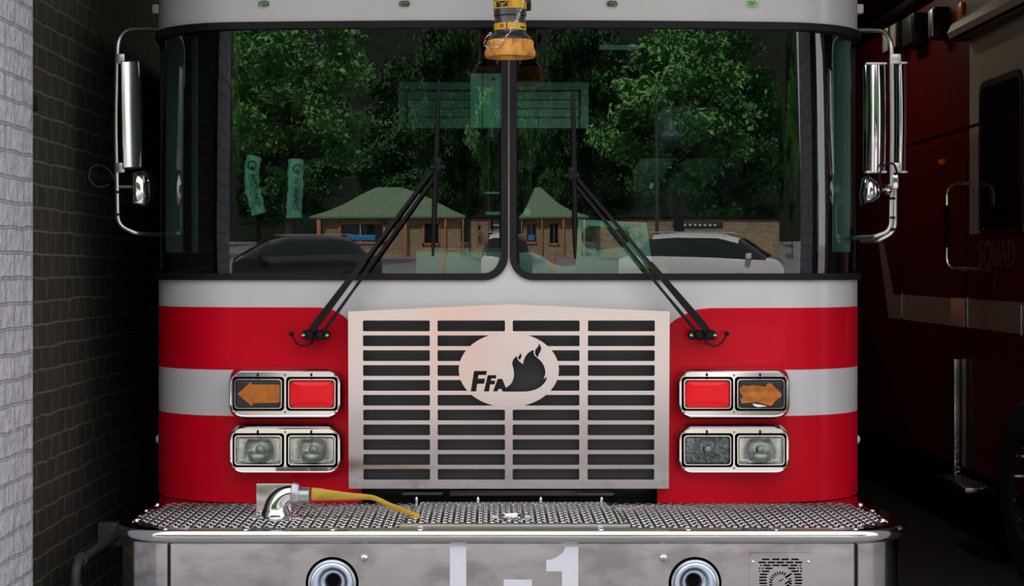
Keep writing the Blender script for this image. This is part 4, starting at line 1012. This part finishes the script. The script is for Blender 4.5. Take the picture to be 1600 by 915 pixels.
def clq(u, v):
    if not body.has(u, v) or qw.has(u, v): return None
    if u < 2.0 + 0 and False: return None
    if upper.has(u, v): return 1
    if stripe.has(u, v) or slant.has(u, v): return 2
    return 0
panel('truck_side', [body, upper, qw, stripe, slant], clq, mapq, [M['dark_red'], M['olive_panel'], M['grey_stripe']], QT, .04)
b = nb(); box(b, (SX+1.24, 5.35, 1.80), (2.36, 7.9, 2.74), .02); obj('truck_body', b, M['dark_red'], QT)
b = nb(); box(b, (SX+.9, .98+.3, 1.2), (1.0, .2, .3), .02); obj('truck_front_bumper', b, M['satin'], QT)
qo = Poly(rrect((ya+yb2)/2, (wz0+wz1)/2, yb2-ya+.05, wz1-wz0+.05, .085, 6)); qi = Poly(rrect((ya+yb2)/2, (wz0+wz1)/2, yb2-ya-.02, wz1-wz0-.02, .065, 6))
panel('side_window_gasket', [qo, qi], lambda u, v: 0 if qo.has(u, v) and not qi.has(u, v) else None, lambda u, v, off: mapq(u, v, off+.01), M['rubber'], QT, .03)
b = nb(); box(b, (SX-.002, (ya+yb2)/2, (wz0+wz1)/2), (.008, yb2-ya, wz1-wz0)); obj('side_window', b, M['car_glass'], QT)
# visor over the cab window
b = nb(); yv = y_cab+.05
loft(b, [[Vector((SX+.01, y, zc_top-.02)), Vector((SX-.10, y, zc_top-.05)), Vector((SX-.115, y, zc_top-.02)), Vector((SX-.09, y, zc_top+.03)), Vector((SX-.03, y, zc_top+.075)), Vector((SX+.01, y, zc_top+.08))] for y in (1.4, yv-.06, yv)], cap0=True, cap1=True); obj('cab_visor', b, M['olive_panel'], QT, 20)
b = nb(); box(b, (SX-.05, (1.4+yv)/2, zc_top-.055), (.07, yv-1.4-.05, .03)); obj('visor_shadow_strip', b, M['black'], QT)
# roof gutter rail
b = nb(); zg = SQ(1420, 14)[1]; tube(b, [Vector((SX-.03, 2.0, zg)), Vector((SX-.03, y_end-.5, zg))], .012, 8); obj('gutter_rail', b, M['chrome'], QT)
b = nb(); box(b, (SX-.02, 5.6, zg+.02), (.05, 6.6, .05), .01); obj('roof_gutter', b, M['black'], QT)
# scene lamps along the upper side
for (xa, xb, ya_, yb_, m_) in ((1400, 1411, 42, 84, 'olive_panel'), (1412, 1424, 36, 78, 'grey_stripe'), (1430, 1452, 24, 74, 'gunmetal'), (1474, 1484, 12, 62, 'alu')):
    p0 = SQ((xa+xb)/2, yb_); p1 = SQ((xa+xb)/2, ya_); yl, yh = SQY(xb), SQY(xa)
    b = nb(); box(b, (SX-.04, (yl+yh)/2, (p0[1]+p1[1])/2), (.10, abs(yh-yl)*.8, p1[1]-p0[1]), .012); sl_ = obj('scene_lamp', b, M['black'], QT)
    b = nb(); box(b, (SX-.092, (yl+yh)/2, (p0[1]+p1[1])/2), (.012, abs(yh-yl)*.66, (p1[1]-p0[1])*.86), .004); obj('lamp_face', b, M[m_], sl_)
p_ = SQ(1504, 18); b = nb(); box(b, (SX-.01, p_[0], p_[1]), (.02, .085, .10), .005); obj('amber_marker', b, M['amber_lens'], QT)
p_ = SQ(1475, 253); b = nb(); box(b, (SX-.01, p_[0], p_[1]), (.02, .10, .035), .005); obj('amber_reflector', b, M['amber_lens'], QT)
# grab rail
yr = SQY(1517); zt2 = SQ(1517, 287)[1]; zb2 = SQ(1517, 420)[1]; ox = .135
b = nb(); tube(b, fillet([Vector((SX, yr, zt2)), Vector((SX-ox, yr, zt2)), Vector((SX-ox, yr, zb2)), Vector((SX, yr, zb2))], .10, 8), .011, 10); gq = obj('grab_rail', b, M['chrome'], QT)
b = nb(); tube(b, [Vector((SX-ox, yr, zt2-.12)), Vector((SX-ox, yr, zb2+.12))], .0155, 12); obj('rubber_grip', b, M['rubber'], gq)
# compartment seams, door edges
for px, py0, py1 in ((1411, 456, 497), (1514, 465, 512), (1598, 476, 524)):
    y0 = SQ(px, py0); y1 = SQ(px, py1); b = nb(); box(b, (SX-.006, y0[0], (y0[1]+y1[1])/2), (.012, .012, y0[1]-y1[1]), .002); splits('edge_trim', b, M['alu'], QT)
b = nb()
for px in (1411, 1514): box(b, (SX-.001, SQY(px)+.03, 1.3), (.006, .012, 1.75))
box(b, (SX-.001, 4.6, 2.35), (.006, 2.2, .015)); obj('compartment_seams', b, M['black'], QT)
y0, y1 = SQY(1507), SQY(1488); b = nb(); box(b, (SX-.004, (y0+y1)/2, (sz_a+sz_b)/2), (.01, y1-y0, sz_a-sz_b), .002); obj('painted_stripe_gleam', b, M['peach_gleam'], QT)  # sunlit gleam on the stripe, put in as a peach-coloured plate
# diamond plate edge and step
y0 = SQY(1500); za = SQ(1500, 560)[1]; zb3 = SQ(1500, 742)[1]
b = nb(); box(b, (SX-.02, y0, (za+zb3)/2), (.04, .05, za-zb3), .004)
k = 0; z_ = zb3+.02
while z_ < za-.02:
    box(b, (SX-.022, y0-.026, z_), (.034, .004, .008), .001, rot=Matrix.Rotation(.5 if k % 2 else -.5, 3, 'Y')); z_ += .03; k += 1
obj('tread_edge', b, M['tread'], QT)
b = nb(); box(b, (SX-.06, y0-.32, zb3-.01), (.16, .62, .03), .004)
for i in range(14):
    for j in range(4): box(b, (SX-.12+.035*j, y0-.6+.042*i, zb3+.007), (.022, .007, .004), .001, rot=Matrix.Rotation(.6 if (i+j) % 2 else -.6, 3, 'Z'))
obj('side_step', b, M['tread'], QT)
c = Vector((SX+.12, SQY(1600)+.0-.10, .45)); b = nb(); revolve(b, [(.25, .14), (.42, .14), (.45, .10), (.45, -.12), (.42, -.15), (.26, -.15), (.24, -.10), (.10, -.08)], c, 'X', 40); wq = obj('truck_wheel', b, M['tyre'], QT)
for k in range(10):
    a = 2*PI*k/10+.2; b = nb(); revolve(b, [(.016, 0), (.016, -.02), (.008, -.03), (0, -.031)], c+Vector((-.12, .20*math.cos(a), .20*math.sin(a))), 'X', 10); obj('lug_nut', b, M['chrome'], wq)
mt = Matrix.Translation(Vector((SX-.003, SQY(1558), SQ(1558, 398)[1]))) @ Matrix.Rotation(-PI/2, 4, 'Z') @ FACE
text('squad_lettering', 'SQUAD', .20, mt, M['fade_gold'], QT, .001, .003)
mt = Matrix.Translation(Vector((SX-.003, SQY(1555), SQ(1555, 445)[1]))) @ Matrix.Rotation(-PI/2, 4, 'Z') @ FACE
text('unit_number', '1', .20, mt, M['fade_gold'], QT, .001, .003)

# ------------------------------------------------------------------ outside, seen only in the reflections
def foliage(n, rx, ry, rz, cz, size, seed, clumps=60, flatness=.35, cr=.9):
    rnd = random.Random(seed); b = nb(); cls = []
    while len(cls) < clumps:
        p = Vector((rnd.uniform(-1, 1), rnd.uniform(-1, 1), rnd.uniform(-1, 1)))
        if .25 < p.length < 1: cls.append((Vector((p.x*rx, p.y*ry, cz+p.z*rz)), rnd.uniform(.5, 1)*cr))
    verts = []; faces = []
    for i in range(n):
        c, r = rnd.choice(cls); g = lambda: rnd.gauss(0, .42)
        p = c+Vector((g()*r*1.5, g()*r*1.5, g()*r*flatness*1.4))
        s = size*rnd.uniform(.6, 1.3); ax = Vector((rnd.gauss(0, .5), rnd.gauss(0, .5)+.25, 1)).normalized(); t1 = ax.orthogonal().normalized(); t1 = Matrix.Rotation(rnd.uniform(0, 6.28), 3, ax) @ t1; t2 = ax.cross(t1)
        k = len(verts); verts += [p-t1*s, p-t2*s*.5, p+t1*s, p+t2*s*.5]; faces.append((k, k+1, k+2, k+3))
    me = bpy.data.meshes.new('foliage'); me.from_pydata([tuple(v) for v in verts], [], faces); b.free(); return me, cls
def mk_tree(label, loc, leafm, n, rx, ry, rz, cz, size, seed, clumps, cr, group='trees across the road'):
    t = thing('tree', label, 'tree', loc, group)
    me, cls = foliage(n, rx, ry, rz, cz, size, seed, clumps, .35, cr); link('foliage', me, leafm, t, True)
    b = nb(); tube(b, smooth_path([(0, 0, -.05), (.1, 0, cz*.3), (-.1, .1, cz*.7), (0, 0, cz+rz*.5)], 4), [.28-.012*i for i in range(13)], 8)
    rnd = random.Random(seed+1)
    for c, r in rnd.sample(cls, min(14, len(cls))):
        st_ = Vector((0, 0, max(cz-rz, .8)+(c.z-cz+rz)*.4)); tube(b, smooth_path([st_, st_.lerp(c, .5)+Vector((0, 0, .2)), c], 3), [.09-.012*i for i in range(7)], 6)
    obj('trunk', b, M['bark'], t, local=True); return t
def copy_tree(src, loc, rz, sc, label):
    r = src.copy(); COL.objects.link(r); r.location = loc; r.rotation_euler = (0, 0, rz); r.scale = (sc, sc, sc); r['label'] = label
    for ch in list(src.children):
        c = ch.copy(); COL.objects.link(c); c.parent = r
    return r
T1 = mk_tree('bright leafy tree left of the path, reflected in the left windshield pane', (-7.5, -22, 0), M['leaf_a'], 15000, 3.4, 3, 2.6, 6.0, .13, 1, 60, .9)
T2 = mk_tree('broad bright green maple reflected in the right windshield pane beside the lamp post', (6.2, -24, 0), M['leaf_a'], 15000, 3.6, 3, 2.2, 5.6, .14, 2, 55, .9)
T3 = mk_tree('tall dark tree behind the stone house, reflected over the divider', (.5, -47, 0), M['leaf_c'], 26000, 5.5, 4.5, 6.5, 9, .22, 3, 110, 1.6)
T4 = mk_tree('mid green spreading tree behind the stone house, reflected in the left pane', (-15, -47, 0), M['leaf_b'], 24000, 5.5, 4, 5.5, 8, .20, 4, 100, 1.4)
k = 0
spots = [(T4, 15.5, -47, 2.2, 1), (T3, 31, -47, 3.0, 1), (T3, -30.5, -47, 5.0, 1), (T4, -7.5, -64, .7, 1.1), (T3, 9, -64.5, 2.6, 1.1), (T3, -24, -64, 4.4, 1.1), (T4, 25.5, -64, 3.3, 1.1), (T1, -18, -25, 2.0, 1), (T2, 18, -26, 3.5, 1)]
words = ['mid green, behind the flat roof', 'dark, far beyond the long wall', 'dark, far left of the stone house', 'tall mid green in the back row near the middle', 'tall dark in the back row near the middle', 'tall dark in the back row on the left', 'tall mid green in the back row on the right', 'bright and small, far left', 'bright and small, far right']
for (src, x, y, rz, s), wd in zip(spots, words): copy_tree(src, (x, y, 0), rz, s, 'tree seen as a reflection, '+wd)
b = nb(); gv = []
for j in range(16):
    row = []
    for i in range(41):
        x = -80+4*i; y = -80-1.6*j; z = -.2+34*math.sin(min(j/13, 1)*PI/2)+1.2*math.sin(i*1.7+j)*min(j, 1); row.append(b.verts.new((x, y, z)))
    gv.append(row)
for j in range(15):
    for i in range(40): b.faces.new((gv[j][i], gv[j][i+1], gv[j+1][i+1], gv[j+1][i]))
struct('ground_backdrop_hill', b, M['hill'], 60)  # hill added as a dark backdrop, closing sky gaps between the crowns
# stone house with green hip roof
HY = -32
H = thing('stone_house', 'stone house with a green roof across the road, reflected in the windshield', 'house', (-4.2, HY-3, 0))
b = nb(); box(b, (-3.3, HY-3, 1.42), (10.4, 6, 2.84)); obj('house_wall', b, M['stone'], H)
b = nb(); z_e = 2.85; z_r = 4.3
for (pts) in ([(-9.1, HY+.7, z_e), (2.6, HY+.7, z_e), (-4.6, HY-3, z_r), (-6.0, HY-3, z_r)], [(2.6, HY+.7, z_e), (2.6, HY-6.7, z_e), (-4.6, HY-3, z_r)], [(2.6, HY-6.7, z_e), (-9.1, HY-6.7, z_e), (-6.0, HY-3, z_r), (-4.6, HY-3, z_r)], [(-9.1, HY-6.7, z_e), (-9.1, HY+.7, z_e), (-6.0, HY-3, z_r)], [(-9.1, HY+.7, z_e-.12), (-9.1, HY-6.7, z_e-.12), (2.6, HY-6.7, z_e-.12), (2.6, HY+.7, z_e-.12)], [(-9.1, HY+.7, z_e), (-9.1, HY+.7, z_e-.12), (2.6, HY+.7, z_e-.12), (2.6, HY+.7, z_e)]):
    b.faces.new([b.verts.new(p) for p in pts])
obj('roof', b, M['green_roof'], H)
def window(x, w_, z0, z1, parent, y=HY):
    b = nb()
    for (cx_, cz_, sx_, sz_) in ((x-w_/2-.08, (z0+z1)/2, .16, z1-z0+.3), (x+w_/2+.08, (z0+z1)/2, .16, z1-z0+.3), (x, z1+.08, w_+.3, .16), (x, z0-.08, w_+.4, .16)): box(b, (cx_, y+.05, cz_), (sx_, .14, sz_), .01)
    f = obj('window_frame', b, M['orange_wood'], parent)
    b = nb(); box(b, (x, y+.01, (z0+z1)/2), (w_, .04, z1-z0)); obj('window_pane', b, M['car_glass'], f)
    b = nb(); box(b, (x, y+.04, (z0+z1)/2), (.05, .03, z1-z0)); obj('window_mullion', b, M['trim'], f)
window(-6.3, 2.2, 1.0, 2.3, H); window(-1.8, 1.4, .9, 2.3, H)
b = nb(); box(b, (-6.3, HY+.06, 1.30), (1.5, .02, .42), .01); obj('window_banner', b, M['blue'], H)
for x in (-8.6, -3.9, -.3, 2.2):
    b = nb(); box(b, (x, HY+.5, 1.42), (.22, .22, 2.84), .02); obj('porch_post', b, M['orange_wood'], H)
H2 = thing('stone_wing', 'long low beige stone building with a dark sign board, reflected in the right pane', 'building', (7, HY-2, 0))
b = nb(); box(b, (9.2, HY-2, 1.35), (11, 4, 2.7)); obj('wing_wall', b, M['stone'], H2)
b = nb(); box(b, (9.2, HY-2, 2.78), (11.4, 4.4, .18), .02); obj('flat_roof', b, M['black'], H2)
b = nb(); box(b, (9.3, HY+.06, 2.25), (3.0, .08, .42), .02); sg = obj('sign_board', b, M['sign_dark'], H2)
b = nb(); 
for k in range(8): box(b, (8.2+.3*k, HY+.11, 2.25), (.14, .02, .16), .03)
obj('sign_lettering', b, M['paper'], sg)
b = nb(); box(b, (9.2, HY+.02, 1.1), (3.6, .06, 1.2), .01); obj('dark_opening', b, M['car_glass'], H2)
t = thing('flower_basket', 'hanging basket of red flowers on the stone wing, reflected beside the paper sign', 'flower basket', (5.2, HY+.8, 2.2))
b = nb(); revolve(b, [(0, 1.85), (.18, 1.87), (.30, 2.05), (.32, 2.12)], (5.2, HY+.8, 0), 'Z', 16); obj('basket', b, M['bark'], t)
rnd = random.Random(5); b = nb(); c_ = nb()
for k in range(60):
    p = Vector((5.2+rnd.gauss(0, .32), HY+.8+rnd.gauss(0, .18), 2.25+max(-.2, min(.2, rnd.gauss(0, .12)))))
    bmesh.ops.create_icosphere(b if k % 3 else c_, subdivisions=1, radius=.07, matrix=Matrix.Translation(p))
obj('red_blooms', b, M['flower'], t); obj('leaves', c_, M['leaf_a'], t)
b = nb(); tube(b, fillet([(5.2, HY+.01, 2.60), (5.2, HY+.8, 2.60), (5.2, HY+.8, 2.1)], .1), .015, 6); obj('hanging_bracket', b, M['black'], t)
t = thing('stand_in_post', 'added orange post on the pavement, stand-in for the warm band in the grille', 'post', (-.32, -7.6, 0))  # post added so the grille reflects a pale warm band
b = nb(); revolve(b, [(.16, 0), (.16, .04), (.10, .06), (.095, 1.15), (.07, 1.22), (0, 1.24)], (-.32, -7.6, 0), 'Z', 24); obj('post_body', b, M['orange_wood'], t)
b = nb(); revolve(b, [(.097, .8), (.099, .8), (.099, .95), (.097, .95)], (-.32, -7.6, 0), 'Z', 24); obj('white_band', b, M['paper'], t)
# street lamp
t = thing('street_lamp', 'dark gooseneck street lamp reflected in the right windshield pane', 'street lamp', (3.7, -16, 0))
b = nb(); tube(b, [(3.7, -16, 0), (3.7, -16, 4.2)], [.06, .045], 10); revolve(b, [(.16, 0), (.16, .25), (.08, .35), (.06, .5)], (3.7, -16, 0), 'Z', 16); obj('pole', b, M['sign_dark'], t)
b = nb(); tube(b, smooth_path([(3.7, -16, 4.2), (3.72, -16, 4.55), (3.95, -16, 4.7), (4.15, -16, 4.5), (4.15, -16, 4.25)], 5), .025, 8); obj('gooseneck', b, M['sign_dark'], t)
b = nb(); revolve(b, [(.04, 4.28), (.10, 4.2), (.14, 4.05), (.32, 3.95), (.33, 3.92), (0, 3.95)], (4.15, -16, 0), 'Z', 20); obj('lamp_shade', b, M['sign_dark'], t)
# cars
def mk_car(name, label, loc, rz, paint, hgt):
    t = thing(name, label, 'car', loc, None, rz)
    # stations along local x: (x, half width, hood/belt z, roof z, roof half width)
    st = [(-2.2, .55, .70, .70, .5), (-2.1, .80, .95, .96, .6), (-1.8, .88, 1.02, 1.10, .62), (-1.45, .90, 1.03, hgt-.05, .60), (-.9, .92, 1.03, hgt, .63), (.1, .92, 1.02, hgt-.01, .63), (.55, .92, 1.00, hgt-.15, .61), (1.2, .91, .98, 1.02, .60), (1.8, .88, .86, .88, .58), (2.15, .76, .72, .73, .5), (2.25, .6, .60, .61, .45)]
    b = nb(); lo = []
    for (x, w_, bz, rz_, rw) in st:
        lo.append([Vector((x, s*a, z)) for s, a, z in ((-1, w_*.9, .28), (-1, w_, .45), (-1, w_*1.0, bz*.75), (-1, w_*.96, bz), (-1, rw+.02 if rz_ > bz+.05 else w_*.7, rz_-.13 if rz_ > bz+.05 else rz_), (-1, rw*.75, rz_), (1, rw*.75, rz_), (1, rw+.02 if rz_ > bz+.05 else w_*.7, rz_-.13 if rz_ > bz+.05 else rz_), (1, w_*.96, bz), (1, w_*1.0, bz*.75), (1, w_, .45), (1, w_*.9, .28))])
    rs = [[b.verts.new(p) for p in l] for l in lo]
    for i, (A, C) in enumerate(zip(rs, rs[1:])):
        for k in range(12):
            f = b.faces.new((A[k], A[(k+1) % 12], C[(k+1) % 12], C[k])); up = st[i][3] > st[i][2]+.1 or st[i+1][3] > st[i+1][2]+.1
            if k in (3, 7) and up and 2 <= i <= 6: f.material_index = 1
            if k in (4, 5, 6) and i in (2, 6): f.material_index = 1
    b.faces.new(rs[0][::-1]); b.faces.new(rs[-1]); obj('car_body', b, [paint, M['car_glass']], t, 40, True)
    for x in (-1.35, 1.4):
        for s in (-1, 1):
            b = nb(); revolve(b, [(.2, -.1), (.32, -.1), (.34, -.07), (.34, .07), (.32, .1), (.2, .1), (.05, .08)], (x, s*.83, .34), 'Y', 24); obj('car_wheel', b, M['tyre'], t, local=True)
    for s in (-1, 1):
        b = nb(); box(b, (2.08, s*.62, .72), (.16, .3, .14), .04); obj('headlight', b, M['lamp_glass'], t, local=True)
        b = nb(); box(b, (.85, s*1.0, 1.08), (.12, .2, .14), .03); obj('wing_mirror', b, paint, t, local=True)
        b = nb(); tube(b, [(-1.5, s*.62, hgt+.03), (.3, s*.62, hgt+.02)], .018, 6); obj('roof_rail', b, M['alu'], t, local=True)
    return t
mk_car('parked_car', 'white parked car across the pavement, reflected low in the right windshield pane', (4.3, -11.6, 0), math.radians(28), M['car_white'], 1.66)
mk_car('parked_car', 'dark parked car across the pavement, reflected low in the left windshield pane', (-4.6, -12.6, 0), math.radians(155), M['car_dark'], 1.58)
for (x, y, l, a) in ((-3, -10, 7, .9), (4, -9.5, 8, -.9), (0, -17, 14, 1.57)):
    b = nb(); box(b, (x, y, .004), (.2, l, .008), rot=Matrix.Rotation(a, 3, 'Z')); tag(obj('trim_road_line', b, M['road_yellow'], None, 0), kind='structure')
